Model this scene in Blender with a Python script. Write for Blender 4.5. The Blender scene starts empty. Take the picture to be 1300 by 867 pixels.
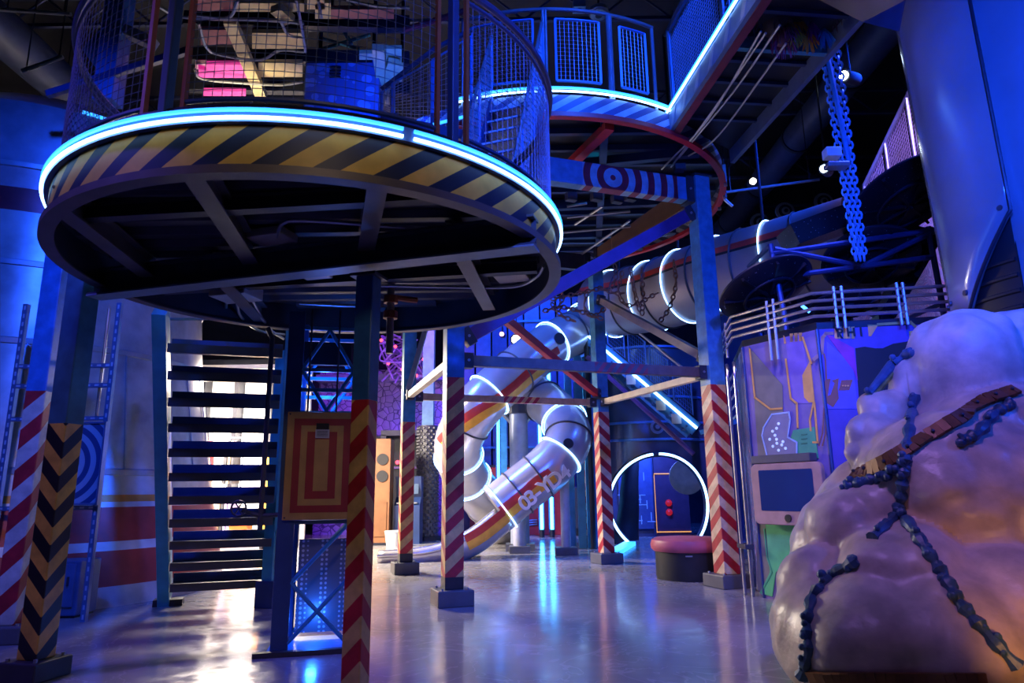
import bpy, bmesh, math, random
from mathutils import Vector, Matrix, noise
from mathutils.bvhtree import BVHTree
random.seed(7)
S = bpy.context.scene
COL = S.collection
V = Vector
PI = math.pi
R = math.radians

# ------------------------------------------------------------------ camera (24 mm, pitched up, 1300x867)
FPX, PITCH, ROLL, CAMZ = 867.0, R(12.4), R(0.7), 1.2
CAM = V((0, 0, CAMZ))
_F = V((0, math.cos(PITCH), math.sin(PITCH)))
_U = V((0, -math.sin(PITCH), math.cos(PITCH)))
_R = V((1, 0, 0))
CR = _R * math.cos(ROLL) - _U * math.sin(ROLL)
CU = _U * math.cos(ROLL) + _R * math.sin(ROLL)
cd = bpy.data.cameras.new('camera')
cd.sensor_width = 36
cd.lens = FPX / 1300 * 36
cd.clip_end = 200
cam = bpy.data.objects.new('camera', cd)
COL.objects.link(cam)
m = Matrix((CR, CU, -_F)).transposed().to_4x4()
m.translation = CAM
cam.matrix_world = m
S.camera = cam
cd.dof.use_dof = True
cd.dof.focus_distance = 9.0
cd.dof.aperture_fstop = 4.0


def ray(x, y):
    return CR * ((x - 650) / FPX) + CU * ((433.5 - y) / FPX) + _F


def at(x, y, Y):            # a surveyed point of the photograph at depth Y
    d = ray(x, y)
    return CAM + d * (Y / d.y)


def atz(x, y, z=0.0):       # the same at height z
    d = ray(x, y)
    return CAM + d * ((z - CAMZ) / d.z)


# ------------------------------------------------------------------ world, exposure, stage lights
w = bpy.data.worlds.new('world')
S.world = w
w.use_nodes = True
bg = w.node_tree.nodes['Background']
bg.inputs[0].default_value = (0.01, 0.015, 0.06, 1)
bg.inputs[1].default_value = 0.3
S.view_settings.view_transform = 'Standard'
S.view_settings.look = 'None'
S.view_settings.gamma = 1
S.view_settings.use_curve_mapping = False
S.view_settings.exposure = 0.35


def spot(name, loc, tgt, col, power, size=45, blend=.5, rad=.15):
    l = bpy.data.lights.new(name, 'SPOT')
    l.color = col
    l.energy = power
    l.spot_size = R(size)
    l.spot_blend = blend
    l.shadow_soft_size = rad
    o = bpy.data.objects.new(name, l)
    COL.objects.link(o)
    o.location = loc
    o.rotation_euler = (V(tgt) - V(loc)).to_track_quat('-Z', 'Y').to_euler()
    return o


def area(name, loc, tgt, col, power, sx, sy):
    l = bpy.data.lights.new(name, 'AREA')
    l.color = col
    l.energy = power
    l.shape = 'RECTANGLE'
    l.size = sx
    l.size_y = sy
    o = bpy.data.objects.new(name, l)
    COL.objects.link(o)
    o.location = loc
    o.rotation_euler = (V(tgt) - V(loc)).to_track_quat('-Z', 'Y').to_euler()
    return o


BLUE = (.05, .16, 1.0)
VIOLET = (.36, .16, 1.0)
CYAN = (.1, .45, 1.0)
WARM = (1.0, .86, .70)
# shop ceiling panels behind the stair: warm white
spot('front_blue', (1.8, -2.0, 5.6), (1.2, 9.5, 2.6), (.012, .09, 1.0), 2600, 44, .6, .3)
spot('column_front', (1.6, -1.5, 4.6), (3.9, 5.0, 3.6), (.012, .08, 1.0), 900, 34, .8, .3)
area('shop_light', (-5.6, 13.6, 3.6), (-5.55, 13.45, .6), WARM, 1500, 2.6, 1.0)
area('shop_light_rear', (-5.8, 14.6, 3.6), (-5.6, 16.4, 1.2), WARM, 300, 2.6, .8)
# blue wash on the left tower, the floor, the slides, the silo and the column
spot('tower_wash', (-2.6, 2.2, 6.8), (-6.6, 8.4, 2.0), (.012, .085, 1.0), 1500, 62, .6, .2)
spot('tower_beam', (-1.2, 7.6, 2.6), (-4.2, 7.6, .9), (.015, .10, 1.0), 260, 40, .3, .05)
spot('slide_wash', (-3.6, 11.6, 7.6), (0.6, 14.6, 2.6), (.03, .14, 1.0), 2600, 60, .6, .3)
spot('backdrop_wash', (1.0, 16.8, 9.0), (0.8, 20.8, 3.2), (.012, .09, 1.0), 2600, 75, .6, .3)
spot('slide_pink', (-5.0, 10.2, 6.0), (0.2, 13.5, 2.2), (1.0, .82, .80), 900, 40, .6, .2)
spot('silo_wash', (6.5, 9.5, 8.8), (3.2, 16.2, 2.4), (.01, .08, 1.0), 2600, 50, .6, .3)
spot('floor_wash', (5.6, 7.4, 8.0), (0.4, 6.8, 0), (.05, .09, 1.0), 1500, 44, .8, .3)
spot('floor_left', (-6.6, 2.6, 7.0), (-1.8, 4.6, 0), (.12, .08, 1.0), 900, 50, .8, .3)
spot('frame_wash', (2.2, 3.0, 9.3), (1.0, 9.5, 4.0), (.012, .10, 1.0), 2200, 58, .7, .3)
spot('column_wash', (0.9, .6, 4.4), (4.4, 5.4, 3.6), (.01, .07, 1.0), 1900, 50, .7, .25)
spot('column_rim', (6.5, 1.2, 5.0), (4.0, 4.6, 3.0), (.01, .08, 1.0), 500, 55, .7, .2)
spot('cabin_violet', (-0.5, 3.2, 6.8), (3.6, 8.0, 1.8), (.42, .26, 1.0), 900, 34, .7, .2)
spot('cabin_warm', (1.2, 4.2, 7.6), (3.0, 8.3, 1.6), (1.0, .8, .55), 420, 24, .7, .2)
spot('rock_violet', (0.5, 2.4, 5.2), (3.0, 4.8, 1.3), (.46, .24, 1.0), 230, 50, .8, .25)
spot('rock_amber', (2.2, 2.8, .5), (3.3, 4.8, .7), (1.0, .42, .14), 11, 70, .8, .1)
spot('front_warm', (0.5, -3.2, 5.2), (-1.2, 4.6, 2.6), (1.0, .74, .55), 190, 46, .8, .4)
spot('upper_blue', (-1.5, 7.5, 5.2), (-1.0, 11.5, 8.2), (.012, .09, 1.0), 450, 95, .8, .3)
spot('mural_violet', (6.6, 8.6, 8.6), (7.4, 12.0, 4.4), (.45, .3, 1.0), 1500, 60, .8, .3)
spot('back_violet', (-1.8, 14.5, 7.5), (-4.2, 21.0, 3.4), (.42, .10, 1.0), 1500, 60, .8, .3)
spot('upper_warm', (-4.2, 8.0, 5.6), (-3.4, 12.2, 9.2), (1.0, .82, .5), 260, 70, .8, .2)


# ------------------------------------------------------------------ materials
def nd(nt, t, **k):
    n = nt.nodes.new(t)
    for a, b in k.items():
        setattr(n, a, b)
    return n


_mats = {}


def mat(name, col, rough=.5, metal=0., var=.15, scale=6., bump=0., emit=None, estr=0., spec=.5, trans=0., alpha=1., coat=0.):
    if name in _mats:
        return _mats[name]
    M = bpy.data.materials.new(name)
    M.use_nodes = True
    nt = M.node_tree
    b = nt.nodes['Principled BSDF']
    b.inputs['Roughness'].default_value = rough
    b.inputs['Metallic'].default_value = metal
    b.inputs['Specular IOR Level'].default_value = spec
    b.inputs['Transmission Weight'].default_value = trans
    b.inputs['Coat Weight'].default_value = coat
    tc = nd(nt, 'ShaderNodeTexCoord')
    nz = nd(nt, 'ShaderNodeTexNoise')
    nz.inputs['Scale'].default_value = scale
    nz.inputs['Detail'].default_value = 4
    nt.links.new(tc.outputs['Object'], nz.inputs['Vector'])
    rp = nd(nt, 'ShaderNodeValToRGB')
    rp.color_ramp.elements[0].position = .3
    rp.color_ramp.elements[1].position = .72
    lo = [max(0, c * (1 - var)) for c in col]
    hi = [min(1, c * (1 + var)) for c in col]
    rp.color_ramp.elements[0].color = (*lo, 1)
    rp.color_ramp.elements[1].color = (*hi, 1)
    nt.links.new(nz.outputs[0], rp.inputs[0])
    nt.links.new(rp.outputs[0], b.inputs['Base Color'])
    if bump:
        bp = nd(nt, 'ShaderNodeBump')
        bp.inputs['Strength'].default_value = bump
        bp.inputs['Distance'].default_value = .02
        nt.links.new(nz.outputs[0], bp.inputs['Height'])
        nt.links.new(bp.outputs[0], b.inputs['Normal'])
    if emit:
        b.inputs['Emission Color'].default_value = (*emit, 1)
        b.inputs['Emission Strength'].default_value = estr
    _mats[name] = M
    return M


def mth(nt, op, a, b=None, c=None):
    n = nd(nt, 'ShaderNodeMath', operation=op)
    for i, v in enumerate((a, b, c)):
        if v is None:
            continue
        if isinstance(v, (int, float)):
            n.inputs[i].default_value = v
        else:
            nt.links.new(v, n.inputs[i])
    return n.outputs[0]


def mixc(nt, fac, a, b):
    n = nd(nt, 'ShaderNodeMix', data_type='RGBA')
    if isinstance(fac, (int, float)):
        n.inputs[0].default_value = fac
    else:
        nt.links.new(fac, n.inputs[0])
    for i, v in ((6, a), (7, b)):
        if isinstance(v, tuple):
            n.inputs[i].default_value = (*v, 1)
        else:
            nt.links.new(v, n.inputs[i])
    return n.outputs[2]


def base_nt(name, rough=.5, metal=0., spec=.5):
    M = bpy.data.materials.new(name)
    M.use_nodes = True
    nt = M.node_tree
    b = nt.nodes['Principled BSDF']
    b.inputs['Roughness'].default_value = rough
    b.inputs['Metallic'].default_value = metal
    b.inputs['Specular IOR Level'].default_value = spec
    tc = nd(nt, 'ShaderNodeTexCoord')
    sp = nd(nt, 'ShaderNodeSeparateXYZ')
    nt.links.new(tc.outputs['Object'], sp.inputs[0])
    return M, nt, b, tc, sp


def worn(nt, tc, c, amt=.35, scale=9):
    nz = nd(nt, 'ShaderNodeTexNoise')
    nz.inputs['Scale'].default_value = scale
    nz.inputs['Detail'].default_value = 5
    nt.links.new(tc.outputs['Object'], nz.inputs['Vector'])
    k = nd(nt, 'ShaderNodeMapRange')
    k.inputs[1].default_value = .35
    k.inputs[2].default_value = .7
    k.inputs[3].default_value = 1 - amt
    k.inputs[4].default_value = 1
    nt.links.new(nz.outputs[0], k.inputs[0])
    n = nd(nt, 'ShaderNodeMix', data_type='RGBA', blend_type='MULTIPLY')
    n.inputs[0].default_value = 1
    nt.links.new(c, n.inputs[6])
    nt.links.new(k.outputs[0], n.inputs[7])
    return n.outputs[2]


def stripe_post(name, ca, cb, top, sx, sy, ztop, period=.27, zbot=0.):
    """diagonal paint: stripes below ztop, plain paint above; s = z + sx*x + sy*y"""
    M, nt, b, tc, sp = base_nt(name, .42)
    s = mth(nt, 'ADD', sp.outputs[2], mth(nt, 'ADD', mth(nt, 'MULTIPLY', sp.outputs[0], sx), mth(nt, 'MULTIPLY', sp.outputs[1], sy)))
    fr = mth(nt, 'FRACT', mth(nt, 'DIVIDE', mth(nt, 'ADD', s, 20.), period))
    c = mixc(nt, mth(nt, 'GREATER_THAN', fr, .5), ca, cb)
    c = mixc(nt, mth(nt, 'GREATER_THAN', sp.outputs[2], ztop), c, top)
    if zbot:
        c = mixc(nt, mth(nt, 'LESS_THAN', sp.outputs[2], zbot), c, (.03, .03, .035))
    nt.links.new(worn(nt, tc, c), b.inputs['Base Color'])
    return M


def stripe_rim(name, ca, cb, r, n, slant, duty=.45):
    M, nt, b, tc, sp = base_nt(name, .45)
    an = mth(nt, 'ARCTAN2', sp.outputs[1], sp.outputs[0])
    s = mth(nt, 'ADD', mth(nt, 'MULTIPLY', an, n / (2 * PI)), mth(nt, 'MULTIPLY', sp.outputs[2], -slant))
    fr = mth(nt, 'FRACT', mth(nt, 'ADD', s, 200.))
    c = mixc(nt, mth(nt, 'LESS_THAN', fr, duty), ca, cb)
    nt.links.new(worn(nt, tc, c, .25, 7), b.inputs['Base Color'])
    return M


def stripe_beam(name, ca, cb, period, slant, lo=None, hi=None, other=None, other2=None):
    """along local x; optional striped stretch between lo and hi, plain elsewhere"""
    M, nt, b, tc, sp = base_nt(name, .45)
    s = mth(nt, 'ADD', sp.outputs[0], mth(nt, 'MULTIPLY', sp.outputs[2], slant))
    fr = mth(nt, 'FRACT', mth(nt, 'DIVIDE', mth(nt, 'ADD', s, 20.), period))
    c = mixc(nt, mth(nt, 'GREATER_THAN', fr, .5), ca, cb)
    if lo is not None:
        c = mixc(nt, mth(nt, 'LESS_THAN', sp.outputs[0], lo), c, other)
        c = mixc(nt, mth(nt, 'GREATER_THAN', sp.outputs[0], hi), c, other2 or other)
    nt.links.new(worn(nt, tc, c), b.inputs['Base Color'])
    return M


RED = (.55, .025, .035)
TAN = (.80, .50, .16)
YEL = (.85, .48, .07)
NAVY = (.008, .012, .05)
STEELBLUE = (.05, .24, .50)
TEAL = (.06, .34, .50)
M_floor, nt, b, tc, sp = base_nt('polished_concrete', .22)
n1 = nd(nt, 'ShaderNodeTexNoise'); n1.inputs['Scale'].default_value = .55; n1.inputs['Detail'].default_value = 6; n1.inputs['Distortion'].default_value = 1.6
n2 = nd(nt, 'ShaderNodeTexNoise'); n2.inputs['Scale'].default_value = 7; n2.inputs['Detail'].default_value = 6
n3 = nd(nt, 'ShaderNodeTexNoise'); n3.inputs['Scale'].default_value = 1.1; n3.inputs['Detail'].default_value = 3; n3.inputs['Distortion'].default_value = 3.0
for q in (n1, n2, n3):
    nt.links.new(tc.outputs['Object'], q.inputs['Vector'])
rp = nd(nt, 'ShaderNodeValToRGB')
rp.color_ramp.elements[0].position = .3; rp.color_ramp.elements[0].color = (.25, .24, .25, 1)
rp.color_ramp.elements[1].position = .7; rp.color_ramp.elements[1].color = (.42, .40, .40, 1)
nt.links.new(n1.outputs[0], rp.inputs[0])
band = mth(nt, 'ABSOLUTE', mth(nt, 'SUBTRACT', n3.outputs[0], .5))
streak = mth(nt, 'LESS_THAN', band, .012)
c = mixc(nt, mth(nt, 'MULTIPLY', streak, .35), rp.outputs[0], (.6, .58, .58))
c2 = mixc(nt, mth(nt, 'MULTIPLY', n2.outputs[0], .35), c, (.22, .21, .22))
nt.links.new(c2, b.inputs['Base Color'])
k = nd(nt, 'ShaderNodeMapRange'); k.inputs[1].default_value = .3; k.inputs[2].default_value = .7; k.inputs[3].default_value = .10; k.inputs[4].default_value = .24
nt.links.new(n2.outputs[0], k.inputs[0])
nt.links.new(k.outputs[0], b.inputs['Roughness'])
bp = nd(nt, 'ShaderNodeBump'); bp.inputs['Strength'].default_value = .06; bp.inputs['Distance'].default_value = .02
nt.links.new(n2.outputs[0], bp.inputs['Height']); nt.links.new(bp.outputs[0], b.inputs['Normal'])

M_dark = mat('black_steel', (.018, .02, .035), .42, .3)
M_dark2 = mat('charcoal_steel', (.05, .05, .07), .5, .2)
M_lip = mat('grey_primer_steel', (.13, .11, .12), .45, .2)
M_blue = mat('blue_paint', STEELBLUE, .4)
M_teal = mat('teal_paint', TEAL, .4)
M_navy = mat('navy_paint', (.025, .05, .16), .4)
M_chrome = mat('chrome', (.50, .50, .54), .28, .9)
M_steel = mat('brushed_steel', (.52, .52, .55), .28, .85, .12, 3)
M_galv = mat('galvanised', (.35, .37, .42), .4, .6)
M_plinth = mat('dark_plinth', (.10, .10, .11), .5)
M_wall = mat('dark_blue_wall', (.018, .025, .06), .7)
M_black = mat('black_paint', (.008, .008, .012), .6)
M_rust = mat('rust_orange_paint', (.32, .09, .035), .5, .2)
M_red = mat('red_paint', RED, .4)
M_maroon = mat('maroon_paint', (.22, .03, .06), .45)
M_brown = mat('brown_beam_paint', (.12, .06, .04), .5)
M_purple = mat('purple_paint', (.12, .04, .20), .45)
M_cream = mat('cream_paint', (.80, .66, .42), .45)
M_slat = mat('beige_slat', (.62, .50, .28), .6)
M_white = mat('white_panel', (.75, .75, .75), .5)
M_pipe = mat('conduit', (.42, .43, .46), .35, .7)
M_neon = mat('neon_blue_white', (.2, .4, 1), .3, emit=(.28, .55, 1.0), estr=6.0)
M_neonc = mat('neon_cyan', (.1, .4, 1), .3, emit=(.03, .32, 1.0), estr=2.0)
M_tube = mat('light_tube_cyan', (.1, .4, 1), .3, emit=(.05, .42, 1.0), estr=11.0)
M_neond = mat('neon_blue_soft', (.1, .3, 1), .3, emit=(.05, .25, 1.0), estr=5.0)
M_neonr = mat('led_red', (.6, .05, .05), .3, emit=(1.0, .06, .1), estr=3.0)
M_lampw = mat('lamp_white', (.8, .8, .8), .3, emit=(1.0, .92, .8), estr=22.0)
M_lampc = mat('lamp_cool', (.8, .8, .8), .3, emit=(.7, .9, 1.0), estr=22.0)
M_rubber = mat('black_rubber', (.012, .012, .014), .6)
M_amber = mat('amber_led', (.8, .4, .1), .3, emit=(1.0, .42, .06), estr=.7)


# ------------------------------------------------------------------ mesh building
def frame_of(d, up=V((0, 0, 1))):
    d = d.normalized()
    if abs(d.dot(up)) > .995:
        up = V((0, 1, 0)) if abs(d.y) < .9 else V((1, 0, 0))
    s = d.cross(up).normalized()
    u = s.cross(d).normalized()
    return d, s, u


class MB:
    def __init__(self):
        self.v = []
        self.f = []

    def add(self, vs, fs):
        n = len(self.v)
        self.v += [V(p) for p in vs]
        self.f += [tuple(i + n for i in q) for q in fs]
        return self

    def box(self, c, s, rz=0., mx=None):
        c = V(c)
        hx, hy, hz = s[0] / 2, s[1] / 2, s[2] / 2
        M = mx or Matrix.Rotation(rz, 3, 'Z')
        vs = [c + M @ V((x * hx, y * hy, z * hz)) for z in (-1, 1) for y in (-1, 1) for x in (-1, 1)]
        return self.add(vs, [(0, 2, 3, 1), (4, 5, 7, 6), (0, 1, 5, 4), (2, 6, 7, 3), (0, 4, 6, 2), (1, 3, 7, 5)])

    def beam(self, a, b, w, h, up=V((0, 0, 1))):
        a, b = V(a), V(b)
        d, s, u = frame_of(b - a, V(up))
        vs = []
        for p in (a, b):
            for x, y in ((-1, -1), (1, -1), (1, 1), (-1, 1)):
                vs.append(p + s * (x * w / 2) + u * (y * h / 2))
        return self.add(vs, [(3, 2, 1, 0), (4, 5, 6, 7), (0, 1, 5, 4), (1, 2, 6, 5), (2, 3, 7, 6), (3, 0, 4, 7)])

    def ibeam(self, a, b, w, h, t=.015, up=V((0, 0, 1))):
        a, b = V(a), V(b)
        d, s, u = frame_of(b - a, V(up))
        self.beam(a + u * (h / 2 - t / 2), b + u * (h / 2 - t / 2), w, t, up)
        self.beam(a - u * (h / 2 - t / 2), b - u * (h / 2 - t / 2), w, t, up)
        return self.beam(a, b, t, h - 2 * t, up)

    def tube(self, pts, r, n=8, closed=False, caps=True):
        pts = [V(p) for p in pts]
        N = len(pts)
        rs = r if isinstance(r, (list, tuple)) else [r] * N
        u = None
        vs = []
        for i, p in enumerate(pts):
            if closed:
                d = pts[(i + 1) % N] - pts[i - 1]
            else:
                d = pts[min(i + 1, N - 1)] - pts[max(i - 1, 0)]
            d = d.normalized()
            if u is None:
                _, _, u = frame_of(d)
            else:
                u = (u - d * u.dot(d))
                if u.length < 1e-5:
                    _, _, u = frame_of(d)
                u.normalize()
            s = d.cross(u)
            for k in range(n):
                a = 2 * PI * k / n
                vs.append(p + (u * math.cos(a) + s * math.sin(a)) * rs[i])
        fs = []
        for i in range(N if closed else N - 1):
            j = (i + 1) % N
            for k in range(n):
                l = (k + 1) % n
                fs.append((i * n + k, j * n + k, j * n + l, i * n + l))
        if caps and not closed:
            fs.append(tuple(range(n)))
            fs.append(tuple(reversed(range((N - 1) * n, N * n))))
        return self.add(vs, fs)

    def cyl(self, a, b, r0, r1=None, n=16):
        return self.tube([a, b], [r0, r0 if r1 is None else r1], n)

    def ball(self, c, r, nu=12, nv=8, sc=(1, 1, 1)):
        c = V(c)
        vs = [c + V((0, 0, r * sc[2]))]
        for j in range(1, nv):
            t = PI * j / nv
            for i in range(nu):
                a = 2 * PI * i / nu
                vs.append(c + V((r * sc[0] * math.sin(t) * math.cos(a), r * sc[1] * math.sin(t) * math.sin(a), r * sc[2] * math.cos(t))))
        vs.append(c - V((0, 0, r * sc[2])))
        fs = [(0, 1 + i, 1 + (i + 1) % nu) for i in range(nu)]
        for j in range(nv - 2):
            for i in range(nu):
                fs.append((1 + j * nu + i, 1 + (j + 1) * nu + i, 1 + (j + 1) * nu + (i + 1) % nu, 1 + j * nu + (i + 1) % nu))
        L = len(vs) - 1
        fs += [(L, 1 + (nv - 2) * nu + (i + 1) % nu, 1 + (nv - 2) * nu + i) for i in range(nu)]
        return self.add(vs, fs)

    def lathe(self, prof, c=(0, 0, 0), n=48, a0=0., a1=2 * PI, closed_prof=False):
        c = V(c)
        full = abs(a1 - a0 - 2 * PI) < 1e-6
        cnt = n if full else n + 1
        vs = []
        for i in range(cnt):
            a = a0 + (a1 - a0) * i / n
            for r, z in prof:
                vs.append(c + V((r * math.cos(a), r * math.sin(a), z)))
        P = len(prof)
        fs = []
        for i in range(n):
            j = (i + 1) % cnt
            for k in range(P if closed_prof else P - 1):
                l = (k + 1) % P
                fs.append((i * P + k, j * P + k, j * P + l, i * P + l))
        return self.add(vs, fs)

    def prism(self, poly, ext):
        ext = V(ext)
        n = len(poly)
        vs = [V(p) for p in poly] + [V(p) + ext for p in poly]
        fs = [tuple(reversed(range(n))), tuple(range(n, 2 * n))]
        fs += [(i, (i + 1) % n, n + (i + 1) % n, n + i) for i in range(n)]
        return self.add(vs, fs)

    def path(self, pts, w, t, nrm):
        """flat ribbon with thickness along a polyline, lying on a plane with normal nrm"""
        nrm = V(nrm)
        for a, b in zip(pts, pts[1:]):
            a, b = V(a), V(b)
            d = (b - a).normalized()
            self.beam(a - d * w * .4, b + d * w * .4, w, t, nrm)
        return self

    def build(self, name, material, parent=None, smooth=False, bevel=0., fix=True):
        me = bpy.data.meshes.new(name)
        o = V((0, 0, 0))
        if parent is not None:
            o = PIV.get(parent, V((0, 0, 0)))
        me.from_pydata([p - o for p in self.v], [], self.f)
        if fix:
            bm = bmesh.new()
            bm.from_mesh(me)
            bmesh.ops.recalc_face_normals(bm, faces=bm.faces)
            bm.to_mesh(me)
            bm.free()
        me.materials.append(material)
        ob = bpy.data.objects.new(name, me)
        COL.objects.link(ob)
        if parent is not None:
            ob.parent = parent
            PIV[ob] = o
        if smooth:
            for p in me.polygons:
                p.use_smooth = True
            try:
                me.set_sharp_from_angle(angle=R(40))
            except Exception:
                pass
        if bevel:
            mo = ob.modifiers.new('bevel', 'BEVEL')
            mo.width = bevel
            mo.segments = 2
            mo.limit_method = 'ANGLE'
        return ob


PIV = {}


def thing(name, label, cat, loc=(0, 0, 0), group=None, local=False):
    """Empty at the base of a thing; parts are given in world space unless local"""
    o = bpy.data.objects.new(name, None)
    o.empty_display_size = .2
    COL.objects.link(o)
    o.location = loc
    o['label'] = label
    o['category'] = cat
    if group:
        o['group'] = group
    PIV[o] = V((0, 0, 0)) if local else V(loc)
    return o


def single(mb, name, material, label, cat, loc, group=None, smooth=False, bevel=0.):
    """a thing that is one mesh, origin at loc"""
    loc = V(loc)
    mb.v = [p - loc for p in mb.v]
    o = mb.build(name, material, None, smooth, bevel)
    o.location = loc
    o['label'] = label
    o['category'] = cat
    if group:
        o['group'] = group
    return o


def struct(mb, name, material, smooth=False):
    o = mb.build(name, material, None, smooth)
    o['kind'] = 'structure'
    return o


def clone(root, loc=None, rot=None, label=None):
    r = root.copy()
    COL.objects.link(r)
    if loc is not None:
        r.location = loc
    if rot is not None:
        r.rotation_euler = rot
    if label:
        r['label'] = label
    for ch in list(root.children):
        c_ = ch.copy()
        COL.objects.link(c_)
        c_.parent = r
        for g in ch.children:
            d_ = g.copy()
            COL.objects.link(d_)
            d_.parent = c_
    return r


def bez(pts, n=8):
    """Catmull-Rom through pts"""
    pts = [V(p) for p in pts]
    out = []
    P = [pts[0] * 2 - pts[1]] + pts + [pts[-1] * 2 - pts[-2]]
    for i in range(1, len(P) - 2):
        p0, p1, p2, p3 = P[i - 1:i + 3]
        for k in range(n):
            t = k / n
            out.append(.5 * ((2 * p1) + (p2 - p0) * t + (2 * p0 - 5 * p1 + 4 * p2 - p3) * t * t + (3 * p1 - p0 - 3 * p2 + p3) * t ** 3))
    out.append(pts[-1])
    return out


def mesh_wires(mb, p, nu, nv, r=.0025, ev=None):
    """woven wire: p(u,v) -> point, u along, v up; thin three-sided wires"""
    ev = ev or max(2, nu // 4)
    for i in range(nu + 1):
        mb.tube([p(i / nu, 0), p(i / nu, .5), p(i / nu, 1)], r, 3, caps=False)
    for j in range(nv + 1):
        mb.tube([p(i / ev, j / nv) for i in range(ev + 1)], r, 3, caps=False)
    return mb


def text_mesh(name, s, size, depth, material, parent, mx, font_shear=0.):
    cu = bpy.data.curves.new(name, 'FONT')
    cu.body = s
    cu.size = size
    cu.extrude = depth
    cu.offset = size * .025
    cu.shear = font_shear
    cu.align_x = 'CENTER'
    cu.align_y = 'CENTER'
    t = bpy.data.objects.new(name, cu)
    COL.objects.link(t)
    bpy.context.view_layer.update()
    me = bpy.data.meshes.new_from_object(t.evaluated_get(bpy.context.evaluated_depsgraph_get()))
    bpy.data.objects.remove(t)
    me.materials.clear()
    me.materials.append(material)
    o = bpy.data.objects.new(name, me)
    COL.objects.link(o)
    o.parent = parent
    o.matrix_local = Matrix.Translation(-PIV[parent]) @ mx
    PIV[o] = PIV[parent]
    return o
# ================================================================== the room
struct(MB().box((1, 9.5, -.1), (30, 33, .2)), 'floor', M_floor)
struct(MB().box((1, 9.5, 11.1), (30, 33, .2)), 'ceiling', M_black)
struct(MB().box((1, 25.9, 5.5), (30, .2, 11)), 'wall_back', M_wall)
struct(MB().box((-13.9, 9.5, 5.5), (.2, 33, 11)), 'wall_left', M_wall)
struct(MB().box((15.9, 9.5, 5.5), (.2, 33, 11)), 'wall_right', M_wall)
struct(MB().box((1, -6.9, 5.5), (30, .2, 11)), 'wall_front', M_wall)

# ================================================================== left tower (a flared silver rocket body)
TC = V((-6.68, 9.45, 0))


def tower_mat():
    M, nt, b, tc, sp = base_nt('tower_skin', .34, .35)
    z = sp.outputs[2]
    bands = [(0, (.50, .50, .53)), (.22, (.40, .05, .05)), (.60, (.62, .62, .66)), (.70, (.42, .05, .05)), (1.08, (.62, .62, .66)),
             (1.14, (.62, .26, .05)), (1.22, (.52, .50, .50)), (4.55, (.30, .03, .05)), (4.85, (.60, .45, .50)), (5.15, (.30, .33, .42))]
    c = None
    for h, col in bands:
        if c is None:
            c = mixc(nt, 0., col, col)
        else:
            c = mixc(nt, mth(nt, 'GREATER_THAN', z, h), c, col)
    nt.links.new(worn(nt, tc, c, .4, 3.0), b.inputs['Base Color'])
    return M


prof = [(2.62, 0), (2.60, .2), (2.5, .7), (2.42, 1.1), (2.36, 1.5), (2.24, 2.2), (2.12, 3.0), (2.03, 4.0), (1.98, 5.0), (1.95, 6.0), (1.5, 6.35), (.6, 6.5), (0.01, 6.52)]
t = thing('rocket_tower', 'tall flared silver rocket body with dark red bands behind the striped posts', 'tower', TC)
MB().lathe(prof, TC, 96).build('body', tower_mat(), t, True)


def tower_r(z):
    for (r0, z0), (r1, z1) in zip(prof, prof[1:]):
        if z0 <= z <= z1:
            return r0 + (r1 - r0) * (z - z0) / (z1 - z0)


for z in (1.48, 2.95, 3.9, 5.15):
    r = tower_r(z)
    MB().lathe([(r - .01, z - .045), (r + .02, z - .03), (r + .02, z + .03), (r - .01, z + .045)], TC, 96).build('seam_band', M_galv, t, True)
for q in range(10):
    a = R(-100 + q * 14)
    MB().beam(TC + V((math.cos(a), math.sin(a), 0)) * (tower_r(1.5) + .004) + V((0, 0, 1.52)), TC + V((math.cos(a), math.sin(a), 0)) * (tower_r(2.9) + .004) + V((0, 0, 2.92)), .02, .012, (math.cos(a), math.sin(a), 0)).build('panel_joint', M_galv, t)
MB().lathe([(1.95, 6.0), (1.98, 6.02), (1.95, 6.05)], TC, 24, R(-52), R(-22), closed_prof=True).build('light_edge', M_neonc, t)

# ================================================================== posts
def post(name, label, loc, w, h, rz, material, plinth=(.42, .16), cat='post', group=None, pl_mat=None, cap=True):
    t = thing(name, label, cat, (loc[0], loc[1], 0), group, local=True)
    t.rotation_euler.z = R(rz)
    pw, ph = plinth
    MB().box((0, 0, ph / 2), (pw, pw, ph)).build('plinth', pl_mat or M_plinth, t, bevel=.012)
    MB().box((0, 0, (h + ph) / 2), (w, w, h - ph)).build('shaft', material, t, bevel=.008)
    for x in (-1, 1):
        for y in (-1, 1):
            MB().cyl((x * pw * .36, y * pw * .36, ph), (x * pw * .36, y * pw * .36, ph + .02), .014, n=6).build('bolt', M_galv, t)
    if cap:
        MB().box((0, 0, h - .01), (w + .06, w + .06, .02)).build('cap_plate', M_dark2, t)
    return t


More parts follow.
